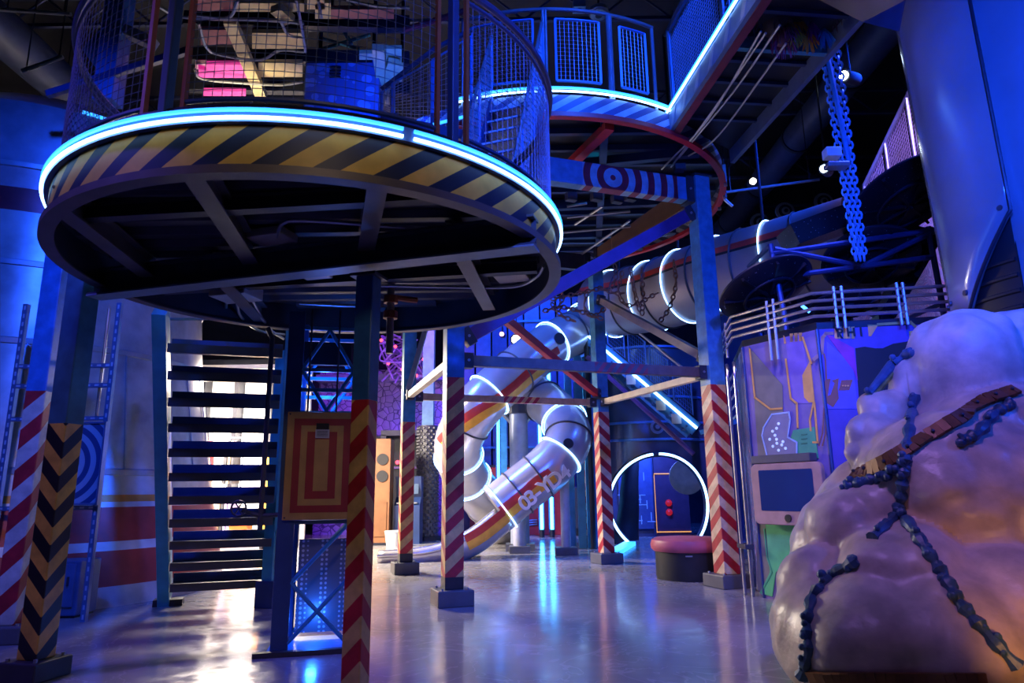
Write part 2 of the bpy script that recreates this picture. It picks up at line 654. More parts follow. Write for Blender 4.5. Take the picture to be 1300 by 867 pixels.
FR = 19.0     # the frame of four posts under the far platform is turned by this
PA, PR, PM, PL = V((-.69, 7.9, 0)), V((2.68, 9.05, 0)), V((1.56, 12.08, 0)), V((-1.68, 10.94, 0))
m_yb = stripe_post('paint_yellow_black', (.02, .018, .018), YEL, (.05, .16, .22), 1.0, -1.0, 1.72, .235)
m_ce = stripe_post('paint_red_yellow_arrow', TAN, RED, (.035, .16, .42), -1.0, 1.0, 1.78, .25)
m_rw = stripe_post('paint_red_cream', (.70, .62, .52), RED, (.04, .22, .60), -1.0, -1.0, 2.15, .36)
m_a = stripe_post('paint_red_tan_rising', TAN, RED, (.03, .20, .62), -.9, -.9, 2.5, .27, .3)
m_l = stripe_post('paint_red_orange_rising', TAN, (.62, .04, .03), (.06, .32, .52), -.9, -.9, 2.3, .27, .3)
m_r = stripe_post('paint_red_cream_falling', (.86, .62, .34), RED, (.10, .36, .62), .9, .9, 2.55, .27)
post('warning_post', 'yellow and black chevron post carrying the rim of the round platform', (-3.27, 5.0), .16, 2.92, -12, m_yb, (.31, .13), pl_mat=mat('plinth_black', (.035, .035, .04), .5), cap=False)
post('chevron_post', 'red and yellow chevron post beside the box truss tower', (-.95, 4.36), .125, 2.62, -16, m_ce, (.22, .05))
post('striped_post', 'red and cream striped post with a bright blue top before the rocket body', (-4.36, 6.25), .17, 3.6, 8, m_rw, (.38, .14))
post('frame_post', 'maroon and tan striped post with a dark blue top, joined by the long diagonal beam', PA, .21, 5.35, FR, m_a, (.40, .17))
post('frame_post', 'red and orange striped post with a teal top, where two cream braces end', PL, .20, 5.35, FR, m_l, (.38, .17))
post('frame_post', 'red and cream striped post with a pale blue top beside the round pink seat', PR, .235, 5.55, FR, m_r, (.44, .16))
post('frame_post', 'red and cream striped post with a teal top, where the red brace ends', PM, .21, 5.35, FR, m_r, (.42, .17))
g = post('far_post', 'slim red and cream striped post before the silo wall, nearer the wide striped post', (1.64, 16.3), .2, 4.0, 0, stripe_post('paint_far', (.8, .62, .4), (.6, .08, .04), TEAL, .9, .9, 2.6, .3), (.23, .2), group='slim striped posts before the silo')
g2 = clone(g, (1.9, 16.2, 0), label='slim red and cream striped post standing closest to the silo wall')
g3 = clone(g, (4.5, 15.6, 0), label='slim dark striped post at the edge of the ring portal')
del g3['group']

# wrapped post with a moulded sleeve
t = thing('sleeved_post', 'pale teal post wrapped in a dark knobbly sleeve behind the chute', 'post', (-2.28, 18.4, 0))
MB().box((-2.28, 18.4, 3.0), (.3, .3, 6.0)).build('shaft', mat('pale_teal', (.25, .52, .55), .4), t)
mb = MB().cyl((-2.28, 18.4, .08), (-2.28, 18.4, 2.95), .27, n=12)
for k in range(34):
    for q in range(12):
        a = q * PI / 6 + (k % 2) * PI / 12
        mb.ball((-2.28 + .27 * math.cos(a), 18.4 + .27 * math.sin(a), .14 + k * .083), .045, 5, 3)
mb.build('sleeve', mat('sleeve_black', (.10, .10, .11), .4), t, True)
MB().cyl((-2.28, 18.4, 0), (-2.28, 18.4, .1), .42, n=16).build('foot', M_dark, t)

# ================================================================== braces between the four frame posts
def along(name, label, a, b, w, h, material, cat='beam', ends=True, group=None):
    """a straight member with its own axis as local x"""
    a, b = V(a), V(b)
    d, s, u = frame_of(b - a)
    L = (b - a).length
    o = thing(name, label, cat, a, group, local=True)
    o.rotation_euler = Matrix((d, -s, u)).transposed().to_euler()
    MB().box((L / 2, 0, 0), (L, w, h)).build('member', material, o, bevel=.006)
    if ends:
        for x in (.06, L - .06):
            p = MB().box((x, 0, 0), (.12, w + .03, h + .05)).build('end_plate', M_dark2, o)
            MB().cyl((x, -w / 2 - .03, 0), (x, w / 2 + .03, 0), .018, n=6).build('bolt', M_galv, p)
    return o


def side(p, q, off=.11):
    d = (q - p); d.z = 0
    d.normalize()
    return d * off


Zb = 2.72
up = V((0, 0, Zb))
mb_ar = stripe_beam('beam_ar', (.13, .10, .10), (.42, .05, .06), .13, -.8, 1.7, 2.45, (.16, .13, .12), (.19, .12, .10))
mb_lm = stripe_beam('beam_lm', TAN, RED, .14, -.8, 1.5, 2.15, (.62, .42, .20))
along('cross_beam', 'dark horizontal beam with a red striped stretch joining two posts above the floor', PA + up + side(PA, PR), PR + up - side(PA, PR), .09, .13, mb_ar)
along('cross_beam', 'thin tan horizontal beam with a striped middle under the slide', PL + up + side(PL, PM), PM + up - side(PL, PM), .08, .11, mb_lm)
along('brace', 'cream diagonal brace between the maroon post and the orange post', PL + up + side(PL, PA) , PA + up - side(PL, PA), .09, .10, M_cream)
along('brace', 'cream diagonal brace reaching to the post beside the pink seat', PM + up + side(PM, PR), PR + up - side(PM, PR), .09, .10, M_cream)
pa2, pm2 = PA + V((0, 0, 3.55)), PM + V((0, 0, 2.85))
along('brace', 'bright red diagonal brace crossing before the upper slide', V((-.30, 8.5, 3.55)), pm2 - side(PA, PM), .09, .12, M_red)
along('brace', 'grey brown sloping brace running down to the post by the cabin', PM + V((0, 0, 4.6)) + side(PM, PR), PR + V((0, 0, 2.95)) - side(PM, PR), .09, .12, mat('brace_grey', (.25, .21, .22), .45))
along('brace', 'steep short grey strut beside the orange striped post', PL + V((0.02, -.16, 2.8)), PL + V((.5, -.2, 4.6)), .06, .08, M_galv, ends=False)
along('diagonal_beam', 'long purple beam sloping from the tall blue post down to the maroon post', PA + V((0, 0, 2.98)) + side(PA, PR, .12), PR + V((0, 0, 5.0)) - side(PA, PR, .14), .10, .17, M_purple)

# ================================================================== near round platform
PC, PRD = V((-1.39, 4.84, 0)), 1.725
t = thing('round_platform', 'round raised platform ringed by neon with a yellow and navy striped rim', 'platform', PC)
MB().lathe([(PRD, 2.79), (PRD, 3.02), (PRD - .012, 3.02), (PRD - .012, 2.79)], PC, 128, closed_prof=True).build('striped_rim', stripe_rim('rim_yellow_navy', YEL, NAVY, PRD, 36, 4.4), t, True)
MB().lathe([(PRD - .055, 2.745), (PRD + .03, 2.745), (PRD + .03, 2.79), (PRD - .005, 2.79), (PRD - .005, 2.757), (PRD - .055, 2.757)], PC, 128, closed_prof=True).build('bottom_flange', M_lip, t, True)
MB().lathe([(PRD - .02, 2.755), (PRD - .012, 3.0)], PC, 128).build('inner_web', M_dark2, t, True)
MB().lathe([(.01, 3.0), (PRD - .01, 3.0), (PRD - .01, 3.03), (.01, 3.03)], PC, 96).build('deck', M_dark2, t, True)
MB().lathe([(PRD, 3.02), (PRD + .03, 3.02), (PRD + .03, 3.10), (PRD, 3.10)], PC, 128, closed_prof=True).build('light_channel', mat('channel_blue', (.1, .18, .4), .4), t, True)


def ring(mb, c, r, z, rad, a0=0., a1=2 * PI, n=128, k=8):
    full = abs(a1 - a0 - 2 * PI) < 1e-6
    pts = [c + V((r * math.cos(a0 + (a1 - a0) * i / n), r * math.sin(a0 + (a1 - a0) * i / n), z)) for i in range(n if full else n + 1)]
    return mb.tube(pts, rad, k, closed=full)


ring(MB(), PC, PRD + .042, 3.035, .010, R(-60), R(298)).build('neon_tube', M_neon, t, True)
ring(MB(), PC, PRD + .042, 3.078, .011, R(-60), R(298)).build('neon_tube', M_neonc, t, True)
ring(MB(), PC, PRD - .03, 3.12, .03).build('kick_rail', M_dark, t, True)
MB().lathe([(PRD - .06, 3.03), (PRD - .05, 3.03), (PRD - .05, 3.16), (PRD - .06, 3.16)], PC, 96, closed_prof=True).build('kick_plate', M_navy, t, True)
# corrugated underside
for k in range(15):
    y = PC.y - PRD + .16 + k * .236
    hw = math.sqrt(max(.02, (PRD - .08) ** 2 - (y - PC.y) ** 2))
    MB().add([(PC.x - hw, y - .07, 2.998), (PC.x - hw, y - .035, 2.955), (PC.x - hw, y + .035, 2.955), (PC.x - hw, y + .07, 2.998),
              (PC.x + hw, y - .07, 2.998), (PC.x + hw, y - .035, 2.955), (PC.x + hw, y + .035, 2.955), (PC.x + hw, y + .07, 2.998)],
             [(0, 1, 5, 4), (1, 2, 6, 5), (2, 3, 7, 6)]).build('deck_rib', M_dark2, t)
# main girder over both posts and the joists
G0, G1 = V((-3.17, 4.98, 2.78)), V((.16, 4.02, 2.78))
gd = MB().ibeam(G0, G1, .13, .2, .016).build('girder', mat('girder_blue_black', (.05, .07, .10), .4), t)
MB().beam(G0 - V((0, 0, .105)), G1 - V((0, 0, .105)), .14, .012).build('girder_flange', mat('girder_pale', (.22, .32, .38), .45), gd)


def rim_pt(px, py, z=2.86, r=PRD - .03):
    d = (atz(px, py, z) - PC); d.z = 0
    return PC + d.normalized() * r + V((0, 0, z))


def gird(tt, z=2.86):
    p = G0.lerp(G1, tt)
    return V((p.x, p.y, z))


for (a, b) in ((rim_pt(228, 190), gird(.40)), (rim_pt(475, 225), gird(.66)), (rim_pt(92, 255), gird(.14)), (gird(.30), rim_pt(330, 400)), (gird(.84), V((-.2, 5.9, 2.86)))):
    MB().ibeam(a, b, .11, .15, .013).build('joist', mat('joist_grey', (.12, .11, .12), .45, .1), t)
MB().ibeam(V((-2.66, 3.9, 2.89)), V((-.28, 3.66, 2.89)), .08, .1, .01).build('joist', M_dark2, t)
MB().ibeam(V((-2.9, 5.45, 2.89)), V((.2, 5.0, 2.89)), .08, .1, .01).build('joist', M_dark2, t)
# work boxes, conduits and a sprinkler main under the deck
for (px, py, z, s) in ((300, 372, 2.85, (.34, .26, .1)), (398, 342, 2.85, (.22, .2, .1)), (650, 345, 2.9, (.26, .2, .12)), (345, 300, 2.92, (.28, .2, .06))):
    MB().box(atz(px, py, z), s, R(-14)).build('junction_box', mat('box_beige', (.42, .38, .33), .5), t, bevel=.008)
for pts in ([(352, 300, 2.9), (360, 283, 2.9), (395, 280, 2.9), (540, 290, 2.9), (600, 288, 2.9)], [(470, 362, 2.82), (560, 364, 2.82), (650, 364, 2.82), (680, 352, 2.84), (690, 338, 2.88)],
            [(215, 405, 2.9), (270, 404, 2.9), (285, 395, 2.88), (288, 380, 2.88)], [(320, 380, 2.86), (330, 400, 2.8), (345, 420, 2.78), (360, 430, 2.76)], [(300, 378, 2.86), (306, 402, 2.8), (330, 420, 2.78), (362, 425, 2.76)],
            [(380, 385, 2.86), (440, 388, 2.86), (480, 388, 2.86)]):
    MB().tube(bez([atz(*p) for p in pts], 6), .014, 6).build('conduit', M_pipe, t, True)
a, b = atz(496, 385, 2.72), atz(496, 385, 2.72) - V((0, 0, .42))
MB().cyl(a + V((0, 0, .2)), b, .03, n=10).build('drop_pipe', mat('pipe_rusty', (.35, .28, .27), .4, .5), t, True)
for zz in (.03, -.1):
    MB().cyl(a + V((0, 0, zz - .03)), a + V((0, 0, zz + .03)), .06, n=8).build('pipe_coupling', M_rust, t)
MB().cyl(a + V((.02, 0, .05)), a + V((.2, .1, .05)), .026, n=8).build('drop_pipe', M_rust, t, True)


# railing: panels of woven wire between rust coloured edge bars, blue main posts
def ang(px, py, z=3.12):
    d = atz(px, py, z) - PC
    return math.atan2(d.y, d.x)


RT = 4.12


def rp_(a, z, r=PRD - .03):
    return PC + V((r * math.cos(a), r * math.sin(a), z))


aL, aR = ang(216, 150), ang(598, 165)
stairgap = (R(38), R(72))
spans = [(ang(240, 150), ang(573, 160)), (ang(624, 170), stairgap[0]), (stairgap[1], R(112)), (R(116), R(160)), (R(164), ang(187, 155) + 2 * PI)]
for a0, a1 in spans:
    n = int(abs(a1 - a0) * PRD / .052)
    pn = mesh_wires(MB(), lambda u, v, a0=a0, a1=a1: rp_(a0 + (a1 - a0) * u, 3.19 + (RT - 3.24) * v), n, 17, .0024, max(6, n // 3)).build('wire_panel', mat('wire_blue', (.10, .14, .30), .4, .3), t)
    for a in (a0, a1):
        MB().beam(rp_(a, 3.1), rp_(a, RT), .022, .03, (math.cos(a), math.sin(a), 0)).build('edge_bar', M_rust, pn)
    ring(MB(), PC, PRD - .03, RT - .03, .014, a0, a1, 40, 6).build('panel_rail', M_navy, pn, True)
    ring(MB(), PC, PRD - .03, 3.18, .014, a0, a1, 40, 6).build('panel_rail', M_navy, pn, True)
for a in (aL, aR, R(114), R(162), stairgap[0] - .03, stairgap[1] + .03):
    MB().beam(rp_(a, 3.03, PRD - .02), rp_(a, RT + .9 if a in (aL, aR) else RT, PRD - .02), .045, .06, (math.cos(a), math.sin(a), 0)).build('rail_post', M_navy, t, bevel=.006)
ring(MB(), PC, PRD - .02, RT + .03, .024, stairgap[1], stairgap[0] + 2 * PI, 120, 8).build('handrail', mat('handrail_blue', (.09, .11, .26), .3, .4), t, True)

# ================================================================== open stair up to the near platform
SB, ST = V((-3.36, 8.25, 0)), V((-2.72, 6.35, 2.8))
hd = (ST - SB); hd.z = 0
hl = hd.length
hd.normalize()
sd = V((-hd.y, hd.x, 0))          # across the stair
t = thing('open_stair', 'open riser stair with dark blue treads and teal stringers rising to the platform', 'stair', SB)
NT = 12
for k in range(NT):
    f = (k + 1) / NT
    if f > .99:
        break
    c = SB + hd * (hl * f) + V((0, 0, 2.8 * f))
    rz = math.atan2(sd.y, sd.x)
    wd = 1.02
    tr = MB().box(c, (wd, .22, .05), rz).build('tread', mat('tread_blue', (.028, .05, .13), .35), t, bevel=.005)
    MB().box(c - hd * .11 + V((0, 0, .07)), (wd, .012, .10), rz).build('toe_plate', mat('toe_blue', (.035, .06, .20), .4), tr)
    MB().box(c + hd * .12 - V((0, 0, .015)), (wd, .016, .085), rz).build('nosing', mat('nosing_dark', (.09, .085, .09), .35, .3), tr)
for s_ in (-1, 1):
    o = sd * (s_ * .55)
    a, b = SB + o - hd * .05, ST + o + V((0, 0, .1))
    MB().beam(a + sd * (s_ * .04) + V((0, 0, .06)), b + sd * (s_ * .04), .12, .24, V((0, 0, 1))).build('stringer', M_teal, t, bevel=.005)
    MB().box(a + V((0, 0, .035)), (.2, .3, .07), math.atan2(hd.y, hd.x)).build('stringer_foot', M_dark, t)
    for k in range(NT - 1):
        f = (k + 1) / NT
        p = SB + hd * (hl * f) + V((0, 0, 2.8 * f)) + o * 1.035
        MB().cyl(p, p + sd * (s_ * .012), .014, n=6).build('bolt', M_galv, t)
# upright standing beside the stair
t = thing('teal_column', 'teal column with a navy foot standing beside the open stair', 'post', (-2.70, 7.9, 0))
MB().box((-2.70, 7.9, 1.45), (.13, .13, 2.8), R(-14)).build('shaft', M_teal, t, bevel=.006)
MB().box((-2.70, 7.9, .14), (.22, .2, .28), R(-14)).build('foot', M_navy, t, bevel=.006)
MB().cyl((-2.62, 7.82, .4), (-2.62, 7.82, 2.8), .012, n=6).build('edge_cable', M_chrome, t)
# standpipe with a wheel valve
sp_ = at(331, 655, 6.2)
t = thing('standpipe', 'dark fire standpipe with a hand wheel valve hanging before the stair', 'pipe', sp_)
top = at(338, 425, 6.2)
MB().tube([sp_ - V((0, 0, .12)), sp_ + V((0, 0, .3)), V((sp_.x, sp_.y, 2.62)), V((sp_.x - .05, sp_.y, 2.72))], .024, 8).build('riser', M_dark2, t, True)
MB().tube([sp_, sp_ + V((-.16, -.02, .05))], .02, 8).build('outlet', M_dark2, t, True)
MB().tube([sp_ + V((0, 0, .0)), sp_ + V((.34, .05, .02))], .02, 8).build('bracket', M_dark2, t, True)
wc = sp_ + V((-.18, -.04, .07))
vw = MB()
vw.tube([wc + V((.065 * math.cos(a * PI / 8), -.01, .065 * math.sin(a * PI / 8))) for a in range(16)], .009, 6, closed=True)
for a in range(3):
    q = a * PI / 3
    vw.cyl(wc + V((.065 * math.cos(q), -.01, .065 * math.sin(q))), wc - V((.065 * math.cos(q), .01, .065 * math.sin(q))), .006, n=5)
vw.build('hand_wheel', M_dark2, t, True)

# ================================================================== box truss tower with the target board
TL, TR_ = V((-1.86, 5.62, 0)), V((-1.33, 5.74, 0))
ex = (TR_ - TL).normalized()
ey = V((-ex.y, ex.x, 0))
W_ = (TR_ - TL).length
D_ = .46
t = thing('box_truss_tower', 'blue box truss tower with crossed braces under the round platform', 'tower', (TL + TR_) / 2 + ey * D_ / 2)
m_tr = mat('truss_blue', (.05, .30, .62), .38)
m_trd = mat('truss_navy', (.03, .07, .20), .4)
cs = [TL, TR_, TR_ + ey * D_, TL + ey * D_]
MB().prism([TL - ex * .05 - ey * .05, TR_ + ex * .05 - ey * .05, TR_ + ex * .05 + ey * (D_ + .05), TL - ex * .05 + ey * (D_ + .05)], (0, 0, .03)).build('base_plate', m_tr, t)
MB().beam(TL - ex * .14 - ey * .08 + V((0, 0, .02)), TR_ + ex * .02 - ey * .08 + V((0, 0, .02)), .06, .035).build('floor_bar', M_dark2, t)
for i, c in enumerate(cs):
    if i in (0, 3):
        MB().beam(c + ex * .04 + V((0, 0, .03)), c + ex * .04 + V((0, 0, 2.72)), .13, .03, ey).build('chord', m_trd, t, bevel=.004)
    else:
        MB().beam(c + V((0, 0, .03)), c + V((0, 0, 2.72)), .035, .035, ey).build('chord', m_trd, t, bevel=.004)
lv = [.06, .52, .98, 1.86, 2.22, 2.58]
for z in (.98, 1.86, 2.05, 2.22, 2.58):
    for i in range(4):
        MB().beam(cs[i] + V((0, 0, z)), cs[(i + 1) % 4] + V((0, 0, z)), .028, .03).build('rung', m_tr if z != .98 else m_trd, t)
x0, x1 = .10, W_ - .02
for z0, z1 in ((.08, .52), (.52, .96), (1.88, 2.22), (2.22, 2.57)):
    for face, off in ((0, 0), (1, D_)):
        a, b = TL + ex * x0 + ey * off, TL + ex * x1 + ey * off
        mid = (a + b) / 2
        if z0 < 1:
            MB().tube([a + V((0, 0, z0)), b + V((0, 0, z1))], .017, 8).build('brace', m_tr, t, True)
            if z0 < .3:
                MB().tube([b + V((0, 0, z0)), a + V((0, 0, z1))], .017, 8).build('brace', m_tr, t, True)
        else:
            MB().tube([a + V((0, 0, z0 if z0 > 2 else z1)), mid + V((0, 0, z1 if z0 > 2 else z0))], .016, 8).build('brace', m_tr, t, True)
            MB().tube([b + V((0, 0, z0 if z0 > 2 else z1)), mid + V((0, 0, z1 if z0 > 2 else z0))], .016, 8).build('brace', m_tr, t, True)
MB().box((TL + TR_) / 2 + V((0, 0, 2.4)) + ey * .2, (W_ - .1, .05, .2), math.atan2(ex.y, ex.x)).build('dark_band', M_black, t)
for k in (.3, .72):
    MB().tube([TL + ex * (W_ * k) - ey * .035 + V((0, 0, 1.84)), TL + ex * (W_ * k) - ey * .035 + V((0, 0, 2.74))], .008, 6).build('guard_bar', M_dark2, t)
# perforated plate in the lower bay
M, nt, b_, tc, sp = base_nt('perforated_plate', .4, .4)
vx = nd(nt, 'ShaderNodeTexVoronoi'); vx.inputs['Scale'].default_value = 26; vx.inputs['Randomness'].default_value = .0
nt.links.new(tc.outputs['Object'], vx.inputs['Vector'])
nt.links.new(mixc(nt, mth(nt, 'LESS_THAN', vx.outputs['Distance'], .3), (.16, .15, .19), (.60, .56, .62)), b_.inputs['Base Color'])
MB().box((TL + TR_) / 2 + ex * .05 + ey * (D_ - .04) + V((0, 0, .45)), (W_ - .14, .012, .75), math.atan2(ex.y, ex.x)).build('perforated_plate', M, t)

for z_, e_ in ((.22, 5), (2.1, 9)):
    l = bpy.data.lights.new('truss_lamp', 'POINT'); l.color = (.02, .16, 1.0); l.energy = e_; l.shadow_soft_size = .04
    o = bpy.data.objects.new('truss_lamp', l); COL.objects.link(o); o.location = (TL + TR_) / 2 + ey * D_ * .55 + V((0, 0, z_))

# board with nested rectangles
bc = (TL + TR_) / 2 - ey * .05 + ex * .02 + V((0, 0, 1.43))
t = thing('rectangle_board', 'tan board painted with nested red rectangles on the truss tower', 'sign', bc)
bw, bh = .56, .86
rzb = math.atan2(ex.y, ex.x)
MB().box(bc, (bw, .03, bh), rzb).build('board', mat('board_tan', (.62, .34, .09), .5), t, bevel=.006)
for k, (s, colr) in enumerate(((.80, 1), (.60, 0), (.42, 1), (.20, 0))):
    ww = bw * s
    hh = bh - bw * (1 - s)
    MB().box(bc - ey * (.016 + .0012 * (k + 1)), (ww, .003, hh), rzb).build('painted_rectangle', mat('board_red', (.40, .02, .03), .5) if colr else mat('board_tan', (.62, .34, .09), .5), t)
pl = MB().box(bc - ey * .03 + V((0, 0, .25)), (.11, .012, .07), rzb).build('notice', mat('notice_white', (.6, .6, .62), .5), t)
MB().box(bc - ey * .03 + V((0, 0, .31)), (.10, .02, .05), rzb).build('notice_clip', M_black, t)
for q in range(4):
    MB().box(bc - ey * .037 + V((0, 0, .27 - q * .012)), (.085, .003, .004), rzb).build('notice_line', M_black, pl)
for x in (-1, 1):
    for z in (-1, 1):
        MB().cyl(bc + ex * (x * (bw / 2 - .02)) - ey * .022 + V((0, 0, z * (bh / 2 - .02))), bc + ex * (x * (bw / 2 - .02)) - ey * .01 + V((0, 0, z * (bh / 2 - .02))), .007, n=6).build('screw', M_dark2, t)

# ================================================================== scaffold with the ring target, before the tower
SY = 7.15
A_, B_ = at(110, 770, SY), at(2, 640, SY)
sl, sr = at(15, 520, SY).x, at(128, 600, SY).x
t = thing('scaffold_frame', 'slotted metal scaffold frame standing before the rocket body', 'frame', ((sl + sr) / 2, SY, 0))
m_slot = mat('slotted_steel', (.20, .28, .48), .35, .5)


def slotted(a, b, w=.05):
    a, b = V(a), V(b)
    o = MB().beam(a, b, w, w).build('slotted_bar', m_slot, t)
    n = int((b - a).length / .09)
    d, s, u = frame_of(b - a)
    for i in range(n):
        p = a.lerp(b, (i + .5) / n)
        MB().box(p + V((0, -w / 2, 0)), (.018 if abs(d.z) > .5 else .045, .004, .045 if abs(d.z) > .5 else .018)).build('slot', mat('slot_light', (.55, .62, .75), .4), o)


for x in (sl, sr):
    slotted((x, SY, 0), (x, SY, 3.25))
for z in (at(60, 465, SY).z, at(60, 490, SY).z, at(60, 645, SY).z, at(60, 532, SY).z):
    slotted((sl, SY, z), (sr, SY, z), .045)
for px in (123, 137):
    p = at(px, 500, SY)
    MB().cyl((p.x, SY + .04, at(px, 530, SY).z), (p.x, SY + .04, 3.2), .016, n=8).build('upright_tube', M_chrome, t, True)
for (a, b) in (((28, 640), (62, 720)), ((62, 640), (52, 760)), ((30, 690), (60, 650))):
    MB().cyl(at(*a, SY), at(*b, SY), .014, n=8).build('stay_tube', M_chrome, t, True)
tc_ = at(80, 588, SY - .06)
M, nt, b_, tcx, sp = base_nt('ring_target_paint', .5)
rr = mth(nt, 'SQRT', mth(nt, 'ADD', mth(nt, 'POWER', sp.outputs[0], 2.), mth(nt, 'POWER', sp.outputs[2], 2.)))
nt.links.new(mixc(nt, mth(nt, 'GREATER_THAN', mth(nt, 'FRACT', mth(nt, 'DIVIDE', rr, .115)), .5), (.03, .07, .20), (.30, .45, .58)), b_.inputs['Base Color'])
t = thing('ring_target', 'square sign of pale and navy concentric rings on the scaffold', 'sign', tc_)
MB().box(tc_, (.80, .025, .80)).build('board', M, t)
for x in (-1, 1):
    MB().box(tc_ + V((x * .40, -.005, 0)), (.02, .04, .84)).build('edge_strip', m_slot, t)
    MB().box(tc_ + V((0, -.005, x * .41)), (.80, .04, .02)).build('edge_strip', m_slot, t)
p = atz(58, 786, 0)
t = thing('floor_box', 'dull blue floor cabinet behind the warning post', 'cabinet', p)
MB().box(p + V((0, .2, .29)), (.56, .36, .54)).build('body', mat('cab_blue', (.06, .12, .26), .5), t, bevel=.015)
MB().box(p + V((0, .01, .32)), (.48, .02, .42)).build('door', mat('cab_blue2', (.07, .14, .30), .45), t, bevel=.006)
MB().box(p + V((.18, -.005, .36)), (.02, .02, .09)).build('handle', M_dark2, t)
MB().box(p + V((0, .2, .02)), (.52, .32, .04)).build('base', M_dark, t)
# ================================================================== far round platform on the four posts
QC, QR = V((.47, 10.3, 0)), 2.85
t = thing('upper_platform', 'round upper platform with a pale blue striped rim and a red lower ring', 'platform', QC)
BAx = R(-58)   # where the bridge joins
MB().lathe([(QR, 5.66), (QR, 5.90), (QR - .012, 5.90), (QR - .012, 5.66)], QC, 128, closed_prof=True).build('striped_rim', stripe_rim('rim_blue_white', (.42, .50, .62), (.05, .07, .2), QR, 60, 5.5, .5), t, True)
MB().lathe([(QR - .06, 5.60), (QR + .03, 5.60), (QR + .03, 5.66), (QR - .06, 5.66)], QC, 128, closed_prof=True).build('bottom_ring', M_red, t, True)
MB().lathe([(.01, 5.86), (QR - .01, 5.86), (QR - .01, 5.9), (.01, 5.9)], QC, 96).build('deck', M_dark, t, True)
ring(MB(), QC, QR + .03, 5.93, .013, R(-115), R(-56), 60).build('neon_tube', M_neon, t, True)
ring(MB(), QC, QR + .03, 5.975, .016, R(-115), R(-56), 60).build('neon_tube', M_neonc, t, True)
ring(MB(), QC, QR + .03, 5.95, .012, R(-8), R(110), 60).build('neon_tube', M_neond, t, True)
for k in range(12):
    y = QC.y - QR + .3 + k * .45
    hw = math.sqrt(max(.02, (QR - .08) ** 2 - (y - QC.y) ** 2))
    MB().beam((QC.x - hw, y, 5.82), (QC.x + hw, y, 5.82), .07, .08).build('deck_rib', M_navy, t)
# beams under it
def seat(p, z):
    return V((p.x, p.y, z))


cc = (PA + PR + PM + PL) / 4
fx = V((math.cos(R(FR)), math.sin(R(FR)), 0))
fy = V((-fx.y, fx.x, 0))
m_tb = None
M, nt, b_, tcx, sp = base_nt('target_beam_paint', .45)
xx, zz = sp.outputs[0], sp.outputs[2]
rr = mth(nt, 'SQRT', mth(nt, 'ADD', mth(nt, 'POWER', mth(nt, 'SUBTRACT', xx, 2.05), 2.), mth(nt, 'POWER', zz, 2.)))
c1 = mixc(nt, mth(nt, 'LESS_THAN', mth(nt, 'FRACT', mth(nt, 'DIVIDE', mth(nt, 'ADD', rr, .06), .20)), .5), (.30, .48, .66), (.30, .02, .05))
c1 = mixc(nt, mth(nt, 'GREATER_THAN', xx, 3.05), c1, (.10, .30, .62))
c1 = mixc(nt, mth(nt, 'LESS_THAN', xx, 1.6), c1, (.10, .30, .62))
nt.links.new(worn(nt, tcx, c1), b_.inputs['Base Color'])
M_target = M
bw_ = along('painted_girder', 'blue girder with a red bullseye and curved red bars under the upper platform', seat(PA, 5.32) + fx * .12, seat(PR, 5.32) - fx * .13, .16, .34, M_target)
along('deck_girder', 'brown girder running back from the tall pale blue post', seat(PR, 5.36) + fy * .13, seat(PM, 5.36) - fy * .13, .15, .34, M_brown)
along('deck_girder', 'dark girder between the two rear posts under the upper platform', seat(PL, 5.3) + fx * .13, seat(PM, 5.3) - fx * .13, .14, .3, M_dark2)
along('deck_girder', 'dark girder from the maroon post back to the orange post', seat(PA, 5.3) + fy * .13, seat(PL, 5.3) - fy * .13, .14, .3, M_dark2)
MB().beam((1.25, 7.75, 5.64), (.75, 9.0, 5.64), .13, .10).build('red_joist', M_red, t)
for (a, b) in (((-1.6, 9.4), (2.6, 8.6)), ((-2.0, 10.6), (3.0, 10.2)), ((-1.6, 11.8), (2.8, 11.6)), ((-.3, 7.9), (.4, 12.9)), ((1.2, 7.8), (1.7, 12.7))):
    MB().beam((a[0], a[1], 5.72), (b[0], b[1], 5.72), .1, .12).build('joist', M_navy, t)
for (a, b) in (((720, 262), (745, 258)), ((720, 276), (800, 268)), ((730, 285), (765, 262)), ((715, 295), (830, 285)), ((735, 325), (800, 280))):
    MB().tube([atz(*a, 5.45), atz(*b, 5.5)], .022, 6).build('conduit', M_pipe, t, True)
for (px, py) in ((725, 250), (757, 250), (783, 253), (800, 250)):
    p = atz(px, py, 5.5)
    q = MB().box(p, (.16, .1, .12), .4).build('work_lamp', M_dark2, t)
MB().box(atz(757, 205, 5.8), (.28, .1, .03), .2).build('lamp_tray', mat('lamp_cyan', (.1, .5, .9), .4, emit=(.02, .55, 1), estr=1.4), t)
# railing of framed wire panels
def qp(a, z, r=QR - .02):
    return QC + V((r * math.cos(a), r * math.sin(a), z))


